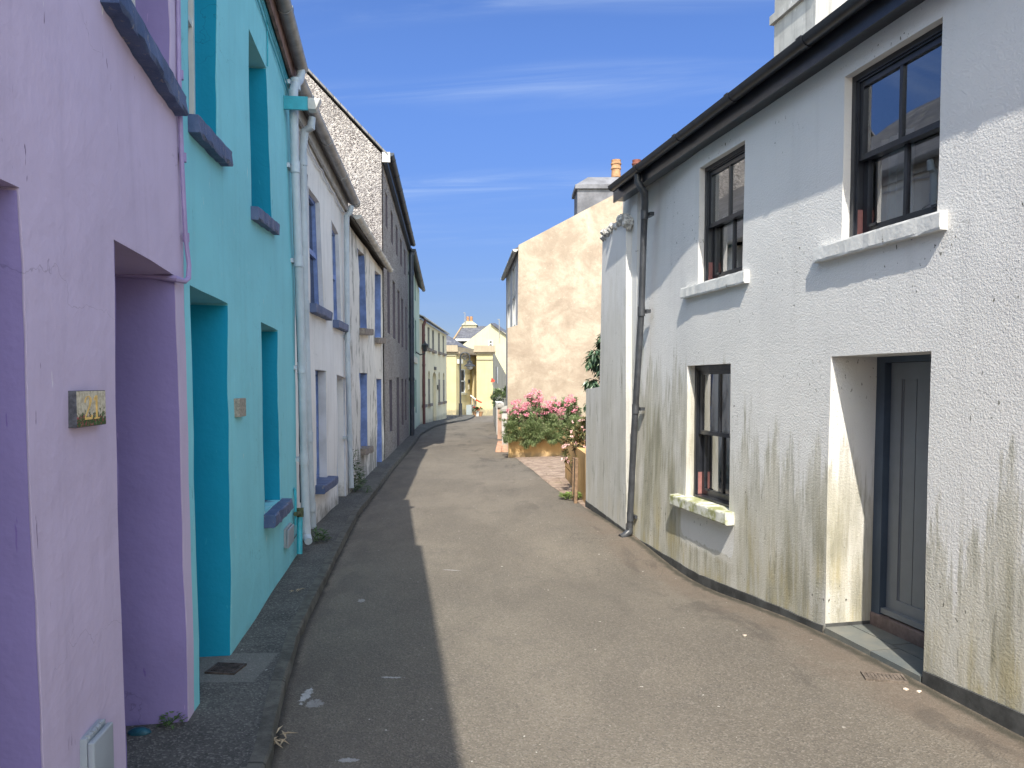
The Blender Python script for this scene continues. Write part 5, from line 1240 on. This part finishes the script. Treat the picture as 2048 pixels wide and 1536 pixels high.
pane_window(FE, wm_, qw, .05, m_wframe, fr=.09); door_panel(FE, wm_, qd, .2, plain('ochre door', (.50, .40, .17), .6, .1, 5))
bm = bmesh.new(); wbox(bm, wm_, qw[3][0]-.12, qw[2][0]+.12, qw[3][1]-.12, qw[3][1], -.08, .05); link('window_sill', bm, m_cream2, FE)
cornice(wm_, .1, wm_.L, zr-.35, FE)
w2 = face_wall('wall', FE, A2(953, 700, 47.2), A2(985.5, 700, 47.2), -.8, at_depth(970, 698, 47.2).z, .3, m_yellow2)
zq = at_depth(970, 705, 47.2).z
cornice(w2, -.15, w2.L+.15, zq, FE)
bm = bmesh.new(); wbox(bm, w2, 0, w2.L, at_depth(970, 720, 47.2).z, at_depth(970, 716.5, 47.2).z, -.05, -.002); link('string_course', bm, m_cream2, FE)
# receding sides
ws = Wall(A2(985.5, 700, 47.2), A2(1013.5, 700, 58), 1); ws.n = -Vector((-ws.t.y, ws.t.x, 0)) if ws.t.x > 0 else ws.n
if ws.n.x < 0: ws.n = -ws.n
m_side = render_wall('drab render', (.42, .38, .30), streak=.2, grime=.5, seedo=95).m
zs0 = at_depth(987, 700, 47.2).z; zs1 = at_depth(1013, 752, 58).z
bm = bmesh.new(); wbox(bm, ws, 0, ws.L, -.8, zs0, 0, .3, z1b=zs1); uvbox(bm, ws); link('side_wall', bm, m_side, FE)
qs = q_on(ws, 991, 994.5, 733, 767); bm = bmesh.new(); wbox(bm, ws, qs[0][0], qs[1][0], qs[2][1], qs[0][1], -.02, .0); fo = link('window', bm, m_greyjoin, FE)
bm = bmesh.new(); wbox(bm, ws, qs[1][0]-.25, qs[1][0]+.15, qs[2][1], qs[0][1], -.04, -.021); link('frame', bm, m_wframe, fo)
ws2 = Wall(A2(953, 700, 47.2), A2(953, 700, 49.6), 1); bm = bmesh.new(); box(bm, (A2(953, 700, 47.2)[0]-.002, 47.21, -.8), (A2(953, 700, 47.2)[0]+.2, 49.6, zq)); uvbox(bm, ws2); link('side_wall', bm, m_yellow2, FE)
# slate roof behind the left cornice
def quadplate(pts, d=(0, 0, -.08)):
    bm = bmesh.new(); prism(bm, [Vector(p) for p in pts], d); uv = bm.loops.layers.uv.verify(); p0_ = Vector(pts[0]); e = (Vector(pts[1])-p0_).normalized(); nn = (Vector(pts[1])-p0_).cross(Vector(pts[2])-p0_).normalized(); f2 = nn.cross(e)
    for f_ in bm.faces:
        for l in f_.loops: v = l.vert.co-p0_; l[uv].uv = (v.dot(e), v.dot(f2))
    return bm
link('roof', quadplate([at_depth(868, 690, 46.3), at_depth(916, 690, 46.3), at_depth(905, 676, 49), at_depth(868, 655, 49)]), m_slate2, FE)
link('roof', quadplate([at_depth(914, 692, 46.5), at_depth(951, 700, 49.3), at_depth(930, 692, 52), at_depth(905, 676, 50)]), m_slate2, FE)
# alarm box, plaque, notice
def wallbox(w_, xa, xb, ya, yb, d, name, m, label, cat):
    q = q_on(w_, xa, xb, ya, yb); bm = bmesh.new(); wbox(bm, w_, q[0][0], q[1][0], q[2][1], q[0][1], -d, -.003); return tag(link(name, bm, m), label, cat)
wallbox(wm_, 914, 917.8, 718.5, 727.5, .25, 'alarm_box', m_wframe, 'white alarm box high on the low yellow building behind the lamp post', 'alarm')
wallbox(wm_, 936, 939.3, 759, 766, .04, 'wall_sign', m_metal, 'dark plaque left of the ochre door on the low yellow building', 'sign')
wallbox(wm_, 936, 938.8, 769, 779, .02, 'notice', plain('cream paper notice', (.7, .66, .52), .7, .05, 9), 'pale notice sheet under the dark plaque on the low yellow building', 'notice')
wallbox(wm_, 932.5, 940, 810, 838, .35, 'cabinet', plain('blue grey cabinet paint', (.30, .35, .38), .6, .1, 5), 'blue grey cabinet at the foot of the low yellow building', 'cabinet')
# cream gabled house behind
FH = thing('house', (-1.5, 61, -.4), 'pale cream gabled house with slate roof rising behind the low yellow building', 'house')
Y6 = 60
gp = [at_depth(905, 860, Y6), at_depth(905, 703, Y6), at_depth(926, 689, Y6), at_depth(981, 647, Y6), at_depth(1016, 670, Y6), at_depth(1030, 684, Y6), at_depth(1030, 860, Y6)]
bm = bmesh.new(); prism(bm, gp, (0, .3, 0)); uv = bm.loops.layers.uv.verify()
for f_ in bm.faces:
    for l in f_.loops: l[uv].uv = (l.vert.co.x, l.vert.co.z)
link('gable_wall', bm, m_cream2, FH)
link('roof', quadplate([at_depth(981.5, 646, 59.8), at_depth(1032, 684, 59.8), at_depth(1034, 676, 68), at_depth(990, 646, 68)]), m_slate2, FH)
wf = Wall(A2(905, 700, Y6), A2(1030, 700, Y6), 1); wf.n = Vector((0, -1, 0))
qf = q_on(wf, 976.5, 985.5, 680.5, 694.5); bm = bmesh.new(); wbox(bm, wf, qf[0][0], qf[1][0], qf[2][1], qf[0][1], -.03, -.002); fo = link('window', bm, m_wframe, FH)
h_ = (qf[0][1]-qf[2][1])
for k in (0, 1):
    bm = bmesh.new(); wbox(bm, wf, qf[0][0]+.09, qf[1][0]-.07, qf[2][1]+h_*(.1+.45*k), qf[2][1]+h_*(.45+.45*k), -.035, -.031); link('pane', bm, m_glassd, fo)
# hipped wing on the left with chimney
FWg = thing('house', (-3, 64, -.4), 'slate roofed house with a squat cream chimney behind the gabled house', 'house')
Y7 = 63
link('roof', quadplate([at_depth(907, 679, Y7), at_depth(975, 679, Y7), at_depth(975, 652, Y7+4), at_depth(924, 652, Y7+4)]), m_slate2, FWg)
link('hip_tiles', quadplate([at_depth(904, 680, Y7+.1), at_depth(908, 678.5, Y7-.1), at_depth(925.5, 651, Y7+3.9), at_depth(922, 653, Y7+4.1)]), plain('lichened hip tile', (.36, .25, .14), .9, .3, 5), FWg)
bm = bmesh.new(); a, b = at_depth(911, 682, Y7), at_depth(965, 677.5, Y7); box(bm, (a.x, Y7-.1, a.z), (b.x, Y7, b.z)); link('fascia_board', bm, m_wframe, FWg)
bm = bmesh.new(); a, b = at_depth(910, 860, Y7+.3), at_depth(965, 682, Y7+.3); box(bm, (a.x, Y7+.3, -.6), (b.x, Y7+.6, b.z)); uvbox(bm, wf); link('wall', bm, m_cream2, FWg)
bm = bmesh.new(); a, b = at_depth(916, 690, Y7+.2), at_depth(936, 682, Y7+.2); box(bm, (a.x, Y7+.25, a.z), (b.x, Y7+.29, b.z)); link('window', bm, m_glassd, FWg)
Yc = 66.5; bm = bmesh.new(); a, b, c = at_depth(925, 652, Yc), at_depth(953, 650, Yc), at_depth(929, 645, Yc)
bxw(bm, rr(a.x, b.x, Yc, Yc+1, a.z-.6)+rr(a.x, b.x, Yc, Yc+1, a.z+.08)); bxw(bm, rr(a.x-.1, b.x+.1, Yc-.1, Yc+1.1, a.z+.08)+rr(a.x+.25, b.x-.35, Yc+.3, Yc+.7, at_depth(929, 642, Yc).z))
fo = link('chimney', bm, m_cream2, FWg)
for x in (935.5, 942.5):
    c = at_depth(x, 643, Yc+.5); ht = at_depth(x, 633, Yc+.5).z-c.z; bm = bmesh.new(); lathe(bm, c-Vector((0, 0, .1)), [(.14, 0), (.12, ht*.7), (.15, ht*.8), (.12, ht*.85), (.13, ht+.1)], 10); link('chimney_pot', bm, m_terra, fo, smooth=True)
def aerial(x, y0, y1, Y, label, arms=True):
    a, b = at_depth(x, y0, Y), at_depth(x, y1, Y); bm = bmesh.new(); tube(bm, [a, b], .03, 6)
    if arms: tube(bm, [b-Vector((.15, 0, .03)), b+Vector((.02, 0, -.03))], .025, 5)
    return tag(link('aerial', bm, m_greyjoin, smooth=True), label, 'aerial', 'television aerials')
aerial(930, 650, 625, 66.4, 'thin mast beside the squat cream chimney'); aerial(998.5, 676, 638, 59.7, 'tall thin mast on the cream gable, right of its peak')
# lamp post
YL = 43.6; b0 = at_depth(921, 833, YL); k = YL/F
o = thing('lamp_post', (b0.x, YL, b0.z), 'black swan-neck lamp post with a scroll in its arch before the low yellow building', 'lamp post')
bm = bmesh.new(); zt_ = at_depth(921, 715, YL).z; x0 = b0.x
tube(bm, [(x0, YL, b0.z), (x0, YL, b0.z+.75)], .10, 10); tube(bm, [(x0, YL, b0.z+.75), (x0, YL, zt_)], .055, 10); link('column', bm, m_metal, o, smooth=True)
bm = bmesh.new(); R_ = 9.3*k; pts = [(x0+R_-R_*math.cos(math.pi*i/12), YL, zt_+R_*1.05*math.sin(math.pi*i/12)) for i in range(13)]+[(x0+2*R_, YL, zt_-.12)]
tube(bm, [(x0, YL, zt_-.05)]+pts, .045, 8); link('swan_neck', bm, m_metal, o, smooth=True)
bm = bmesh.new(); c = Vector((x0+R_, YL, zt_+.02)); tube(bm, [c+Vector((.13*math.cos(a), 0, .13*math.sin(a))) for a in [i*math.pi/8 for i in range(17)]], .02, 5, cap=False)
tube(bm, [c+Vector((.06*math.cos(a), 0, .06*math.sin(a))) for a in [i*math.pi/6 for i in range(13)]], .03, 5, cap=False)
tube(bm, [c+Vector((-.2, 0, 0)), c+Vector((0, 0, -.17)), c+Vector((.2, 0, 0))], .02, 5); link('scroll', bm, m_metal, o)
lx = Vector((x0+2*R_, YL, zt_-.12)); bm = bmesh.new(); lathe(bm, lx-Vector((0, 0, .38)), [(.34, 0), (.30, .05), (.16, .14), (.14, .22), (.17, .26), (.05, .32), (.04, .4)], 16); link('lamp_shade', bm, m_metal, o, smooth=True)
bm = bmesh.new(); lathe(bm, lx-Vector((0, 0, .58)), [(.05, 0), (.16, .07), (.2, .19)], 14); link('lamp_glass', bm, m_pvc_p, o, smooth=True)
# railing by the steps
o = thing('railing', at_depth(946, 812, 47), 'white and red handrail with uprights on the steps of the low yellow building', 'railing')
bm = bmesh.new()
for x in (943, 947, 950.5): tube(bm, [at_depth(x, 814, 46.9), at_depth(x, 792+(x-942)*.8, 46.9)], .03, 6)
link('uprights', bm, m_greyjoin, o); bm = bmesh.new(); tube(bm, [at_depth(941, 791, 46.9), at_depth(952, 799.5, 46.6)], .045, 6); link('handrail', bm, m_wframe, o)
bm = bmesh.new(); tube(bm, [at_depth(952, 799.5, 46.6), at_depth(962.5, 805, 46.3)], .05, 6); link('handrail', bm, m_red, o)
# steps + pots
bm = bmesh.new()
for i in range(4): a = at_depth(941, 836, 46.6); box(bm, (a.x+.1*i, 46.2+.3*i, -.6), (at_depth(953, 800, 46.6).x, 48.4, -.24+.17*i))
tag(link('steps', bm, plain('limewashed steps', (.55, .48, .33), .85, .15, 8)), 'short flight of pale steps up to the ochre door', 'steps')
o = thing('marker_flag', at_depth(990, 785, 42), 'small red flag on a thin bent cane above the garden wall', 'flag')
bm = bmesh.new(); tube(bm, [at_depth(990.5, 800, 42), at_depth(989, 785, 42), at_depth(985, 768, 42), at_depth(982, 757, 42)], .018, 5); link('cane', bm, m_greyjoin, o)
bm = bmesh.new(); prism(bm, [at_depth(981, 764, 42), at_depth(983.5, 755.5, 42), at_depth(989.5, 761, 41.9), at_depth(988, 764, 41.9)], (0, .06, 0)); link('flag', bm, m_red, o)

# ================================================================ PLANTS
def leaf(bm, c, d, up, L, w_, fold=.15):
    """one leaf: four faces folded on the midrib"""
    d = d.normalized(); s = d.cross(up)
    if s.length < 1e-3: s = d.orthogonal()
    s.normalize(); n = s.cross(d)
    a = bm.verts.new(c); m1 = bm.verts.new(c+d*L*.5-n*L*fold*.3); t = bm.verts.new(c+d*L-n*L*fold)
    l = bm.verts.new(c+d*L*.45+s*w_/2+n*w_*.15); r = bm.verts.new(c+d*L*.45-s*w_/2+n*w_*.15)
    bm.faces.new((a, l, m1)); bm.faces.new((l, t, m1)); bm.faces.new((a, m1, r)); bm.faces.new((m1, t, r))
def rv():
    while 1:
        v = Vector((random.uniform(-1, 1), random.uniform(-1, 1), random.uniform(-1, 1)))
        if v.length < 1: return v
def leafmass(blobs, n, L, w_, droop=0, out=1.0, keep=None, shell_=.5):
    bm = bmesh.new(); tot = sum(b[1][0]*b[1][1]*b[1][2] for b in blobs)
    for c, r in blobs:
        c = Vector(c); k = int(n*r[0]*r[1]*r[2]/tot)
        # clumps inside the blob
        cl = [rv() for _ in range(max(3, k//45))]
        for i in range(k):
            v = random.choice(cl)*.85 + rv()*.32
            if v.length < shell_*random.random(): continue
            p = c+Vector((v.x*r[0], v.y*r[1], v.z*r[2]))
            if keep and not keep(p): continue
            d = v.normalized()*out+rv()*.8+Vector((0, 0, .25-droop)); leaf(bm, p, d, Vector((0, 0, 1))+rv()*.5, L*random.uniform(.6, 1.25), w_*random.uniform(.7, 1.2))
    return bm
def stems(parent, base, tips, r, m):
    bm = bmesh.new()
    for t in tips:
        base_ = Vector(base)+Vector((random.uniform(-.05, .05), random.uniform(-.05, .05), 0)); t = Vector(t); mid = base_.lerp(t, .5)+rv()*.06
        tube(bm, [base_, mid, t], [r, r*.7, r*.35], 5)
    return link('stem', bm, m, parent, smooth=True)
# valerian clumps with pink heads
def valerian(cx, w_, h, label, nb):
    o = thing('flowering_plant', (cx, 17.9, PZ-.1), label, 'flowers', 'pink flowering plants in the raised bed')
    tips = []; 
    for i in range(nb*2): a = random.uniform(-1, 1); tips.append((cx+a*w_*.9, 17.75+random.uniform(-.45, .35), PZ+h*(1-.35*a*a)*random.uniform(.3, 1)))
    stems(o, (cx, 17.9, PZ-.12), tips, .008, m_leaf)
    link('leaves', leafmass([((cx, 17.5, PZ+h*.22), (w_*.9, .22, h*.3)), ((cx, 17.9, PZ+h*.33), (w_*.9, .3, h*.45)), ((cx+w_*.3, 17.8, PZ+h*.5), (w_*.5, .25, h*.38)), ((cx-w_*.4, 17.85, PZ+h*.4), (w_*.45, .25, h*.4))], int(2600*w_/.4), .075, .034), m_leaf, o)
    bm = bmesh.new()
    for t in tips[:nb]:
        t = Vector(t)
        for j in range(40):
            v = rv(); p = t+Vector((v.x*.07, v.y*.07, v.z*.05+.01)); leaf(bm, p, rv()+Vector((0, 0, .4)), rv(), .028, .020)
        if random.random() < .6:
            t2 = t+Vector((random.uniform(-.08, .08), 0, -random.uniform(.06, .12)))
            for j in range(14): v = rv(); leaf(bm, t2+v*.032, rv(), rv(), .024, .018)
    link('blossom', bm, m_pink, o)
valerian(.13, .24, .62, 'pink flowering plant at the left end of the raised bed', 24)
valerian(.52, .26, .86, 'tallest pink flowering plant in the raised bed, left of centre', 34)
valerian(.92, .26, .66, 'pink flowering plant right of centre in the raised bed', 24)
valerian(1.33, .30, .78, 'leafy plant with few pink heads at the right end of the raised bed', 14)
# trailing feathery shrub over the wall
def feathery(cx, w_, label, z=.62, n=2600, dz=.20):
    o = thing('trailing_shrub', (cx, 17.35, PZ-.1), label, 'shrub', 'feathery green shrubs trailing over the ochre wall')
    blobs = [((cx, 17.2, z), (w_, .34, dz)), ((cx-w_*.35, 17.05, z-.12), (w_*.5, .24, dz*1.0)), ((cx+w_*.4, 17.08, z-.08), (w_*.5, .24, dz*.9)), ((cx+w_*.1, 17.35, z+.13), (w_*.75, .25, dz*.75)), ((cx, 17.0, z-.16), (w_*.8, .16, dz*.55))]
    blobs += [((cx+random.uniform(-1, 1)*w_, 17.2+random.uniform(-.2, .15), z+random.uniform(-.2, .30)), (random.uniform(.05, .12), .12, random.uniform(.06, .13))) for _ in range(9)]
    link('foliage', leafmass(blobs, n, .07, .010, droop=.25, shell_=.3), m_rose, o)
    stems(o, (cx, 17.5, PZ-.12), [(cx+random.uniform(-w_, w_)*.7, 17.15, z+random.uniform(-.15, .1)) for _ in range(9)], .01, m_bark)
def _f(): pass
feathery(-.02, .22, 'feathery green shrub spilling round the left corner of the ochre wall', .62, 4500, .17)
feathery(.42, .32, 'largest feathery green shrub, hanging lowest over the left half of the ochre wall', .60, 9500, .24)
feathery(.95, .32, 'feathery green shrub hanging over the middle of the ochre wall', .62, 8000, .19)
feathery(1.45, .32, 'feathery green shrub over the right half of the ochre wall, reaching the boundary wall', .66, 8000, .21)
# rose bush by the low wall
o = thing('rose_bush', (1.0, 11.6, 0), 'straggly rose bush with small pink flowers leaning over the driveway beside the boundary wall', 'rose bush')
bl = [((1.02, 11.6, .95), (.22, .3, .2)), ((.93, 11.5, .74), (.17, .25, .22)), ((.96, 11.4, .5), (.12, .2, .16)), ((1.12, 11.6, .8), (.2, .3, .3)), ((.80, 11.45, .62), (.06, .1, .16))]
link('leaves', leafmass(bl, 1900, .055, .03, .1), leaf_mat('rose leaves', (.07, .085, .03), (.19, .17, .07), (.25, .13, .07)), o)
stems(o, (1.08, 11.7, 0), [(.84, 11.4, .5), (.9, 11.5, .8), (1.05, 11.5, 1.05), (.8, 11.5, .42), (1.1, 11.4, .9), (.78, 11.45, .66)], .012, m_bark)
bm = bmesh.new()
for i in range(26):
    c, r = random.choice(bl); v = rv().normalized(); p = Vector(c)+Vector((v.x*r[0], -abs(v.y)*r[1], v.z*r[2]))
    for j in range(6): leaf(bm, p, rv(), rv(), .03, .028)
link('blossom', bm, leaf_mat('pale rose petals', (.75, .42, .42), (.8, .6, .55)), o)
# laurel behind the annex
o = thing('laurel_bush', (1.45, 11.6, 0), 'dark glossy laurel bush sticking out above the lower part of the boundary wall', 'bush')
bl = [((1.22, 11.5, 1.72), (.13, .2, .22)), ((1.20, 11.5, 2.12), (.12, .2, .2)), ((1.42, 11.6, 2.02), (.22, .3, .32)), ((1.32, 11.55, 1.72), (.16, .25, .2)), ((1.5, 11.6, 1.5), (.28, .3, .4)), ((1.22, 11.5, 1.95), (.09, .15, .16)), ((1.36, 11.5, 2.28), (.10, .15, .12)), ((1.14, 11.5, 1.42), (.07, .1, .12))]
link('leaves', leafmass(bl, 2100, .125, .042, .75, .5), m_laurel, o)
stems(o, (1.5, 11.7, 0), [(1.35, 11.6, 2.4), (1.3, 11.5, 1.9), (1.45, 11.6, 2.2), (1.2, 11.5, 1.45), (1.55, 11.6, 2.0)], .018, m_bark)
o = thing('garden_bush', (-.45, 30, .5), 'small green garden bush behind the white garden wall', 'bush')
link('leaves', leafmass([((-.42, 30, 1.15), (.35, .4, .32)), ((-.6, 30, .95), (.25, .3, .3)), ((-.25, 30, 1.35), (.15, .3, .2))], 900, .14, .06), m_leaf, o); stems(o, (-.45, 30, .2), [(-.5, 30, 1), (-.3, 30, 1.2)], .02, m_bark)
# weeds
def weed(p, n, h, r, label, m=None, L=.06, w_=.025, group='weeds growing at the foot of walls'):
    o = thing('weed', p, label, 'weed', group); p = Vector(p)
    bm = bmesh.new()
    for i in range(n):
        a = random.uniform(0, 6.28); k = random.random()**.6; z = random.random()*h*(1.1-k*.6)
        q = p+Vector((math.cos(a)*r*k, math.sin(a)*r*k, z+.01)); leaf(bm, q, Vector((math.cos(a), math.sin(a), random.uniform(-.1, .9))), Vector((0, 0, 1)), L*random.uniform(.6, 1.2), w_)
    link('leaves', bm, m or m_weed, o); stems(o, p-Vector((0, 0, .03)), [p+Vector((random.uniform(-r, r)*.6, random.uniform(-r, r)*.6, h*random.uniform(.5, 1))) for _ in range(5)], .003, m_weed)
a = on_ground(345, 1450, .075); weed(a, 60, .05, .05, 'tiny dark weed at the bottom corner of the lavender doorway', L=.03, w_=.016)
a = on_ground(632, 1083, .075); weed(a+Vector((0, .0, 0)), 130, .12, .13, 'low weed growing round the feet of the white downpipes', L=.05)
a = on_ground(704, 983, .075); weed(a+Vector((.02, 0, 0)), 420, .62, .13, 'tall leafy weed growing up the wall beside the far white downpipe', L=.07, w_=.022)
a = on_ground(718, 968, .075); weed(a, 90, .2, .12, 'small weed on the pavement under the stained white wall', L=.05)
a = on_ground(735, 985, .075); weed(a, 30, .13, .03, 'little dark upright weed standing alone in the pavement', L=.04, w_=.012)
a = on_ground(1143, 998, .02); weed(a+Vector((.02, .1, 0)), 260, .07, .16, 'bright green patch of weeds at the driveway edge by the boundary wall', leaf_mat('bright weed leaves', (.12, .19, .04), (.24, .32, .09)), L=.06)
a = on_ground(958, 826, -.1); 
for i, (x, m_) in enumerate(((950, m_terra), (955, m_wframe), (961, m_terra))):
    p = at_depth(x, 833, 45.8); o = thing('flower_pot', p, ['terracotta flower pot with red flowers nearest the cabinet', 'white flower pot in the middle of the three by the steps', 'terracotta flower pot with leaves under the yellow pillar'][i], 'flower pot', 'flower pots by the steps')
    bm = bmesh.new(); lathe(bm, p, [(.09, 0), (.14, .24), (.16, .25), (.16, .29), (.13, .29), (.12, .22)], 12); link('pot', bm, m_, o, smooth=True)
    link('leaves', leafmass([((p.x, p.y, p.z+.4), (.2, .2, .16))], 130, .1, .05), m_leaf, o)
    if i != 1: link('blossom', leafmass([((p.x, p.y-.05, p.z+.46), (.18, .18, .12))], 40, .08, .07), m_red, o)

# ================================================================ SMALL THINGS ON THE GROUND
bm = bmesh.new(); c = on_ground(279, 1467, .075)
r_ = bmesh.ops.create_icosphere(bm, subdivisions=2, radius=1)
for v in bm.verts: v.co = c+Vector((v.co.x*.055, v.co.y*.032, max(-.01, v.co.z*.022)+.006))+rv()*.003
tag(link('stone', bm, plain('blue painted stone', (.01, .07, .10), .5, .3, 30), smooth=True), 'flat blue green painted stone in the lavender doorway', 'stone')
def cover(c, sx, sy, rot, m, label, ridges=True):
    o = thing('drain_cover', c, label, 'drain cover', 'small iron drain covers'); R = __import__('mathutils').Matrix.Rotation(rot, 3, 'Z')
    def add(bm, a, b):
        v = box(bm, a, b)
        for q in v: q.co = R @ q.co + c
    bm = bmesh.new(); t = .012
    add(bm, (-sx, -sy, -.02), (sx, -sy+t, .006)); add(bm, (-sx, sy-t, -.02), (sx, sy, .006)); add(bm, (-sx, -sy+t, -.02), (-sx+t, sy-t, .006)); add(bm, (sx-t, -sy+t, -.02), (sx, sy-t, .006)); link('frame', bm, m, o)
    bm = bmesh.new(); add(bm, (-sx+t+.003, -sy+t+.003, -.02), (sx-t-.003, sy-t-.003, .003))
    for i in range(9):
        for j in range(6): x = -sx+.03+(2*sx-.06)*i/8; y = -sy+.03+(2*sy-.06)*j/5; add(bm, (x-.006, y-.006, .003), (x+.006, y+.006, .007))
    link('lid', bm, m, o)
m_iron = plain('rusty iron', (.07, .055, .05), .75, .5, 30, metallic=.3)
c = on_ground(452, 1337, .078); cover(c, .085, .075, -.12, m_iron, 'small rusty drain cover in the pavement outside the teal doorway')
c = on_ground(1768, 1357, 0); c.z = gz(c.x, c.y)+.006; cover(c, .11, .06, -.2, plain('brown worn iron', (.13, .105, .085), .85, .4, 30), 'small brown drain cover in the road outside the cottage doorway')
def litter(p, s, m, label, n=7, group='dry leaves and scraps on the ground'):
    bm = bmesh.new(); p = Vector(p)
    for i in range(n): q = p+rv()*s*.7; q.z = p.z+abs(rv().z)*s*.4+.004; leaf(bm, q, Vector((random.uniform(-1, 1), random.uniform(-1, 1), .15)), Vector((0, 0, 1)), s, s*.14)
    tag(link('dry_scrap', bm, m), label, 'litter', group)
litter(on_ground(556, 1490, .0)+Vector((.0, 0, .01)), .09, m_dry, 'dry brown stalk lying in the gutter at the bottom of the picture', 12)
litter(on_ground(593, 1185, .08), .06, m_dry, 'small dry stalk on the pavement near the teal wall', 6)
litter(on_ground(716, 965, .08), .05, m_dry, 'dry scrap at the foot of the stained white wall', 4)
m_bit = plain('pale chips', (.55, .46, .38), .9, .2, 40)
for i, (x, y) in enumerate(((1812, 1380), (1838, 1384), (1748, 1362), (1490, 1270), (1655, 1262))):
    bm = bmesh.new(); c = on_ground(x, y, 0); c.z = gz(c.x, c.y)+.004; bmesh.ops.create_icosphere(bm, subdivisions=1, radius=.012)
    for v in bm.verts: v.co = Vector((v.co.x*1.3, v.co.y, v.co.z*.6))+rv()*.003+c
    tag(link('stone_chip', bm, m_bit), ['pale stone chip lying left of the far end of the doorstep kerb', 'small pale stone chip nearest the bottom of the cottage doorway', 'pale chip beside the brown drain cover', 'lone pale chip in the road left of the cottage plinth', 'pale chip at the far corner of the cottage doorway'][i], 'stone', 'pale stone chips on the road')
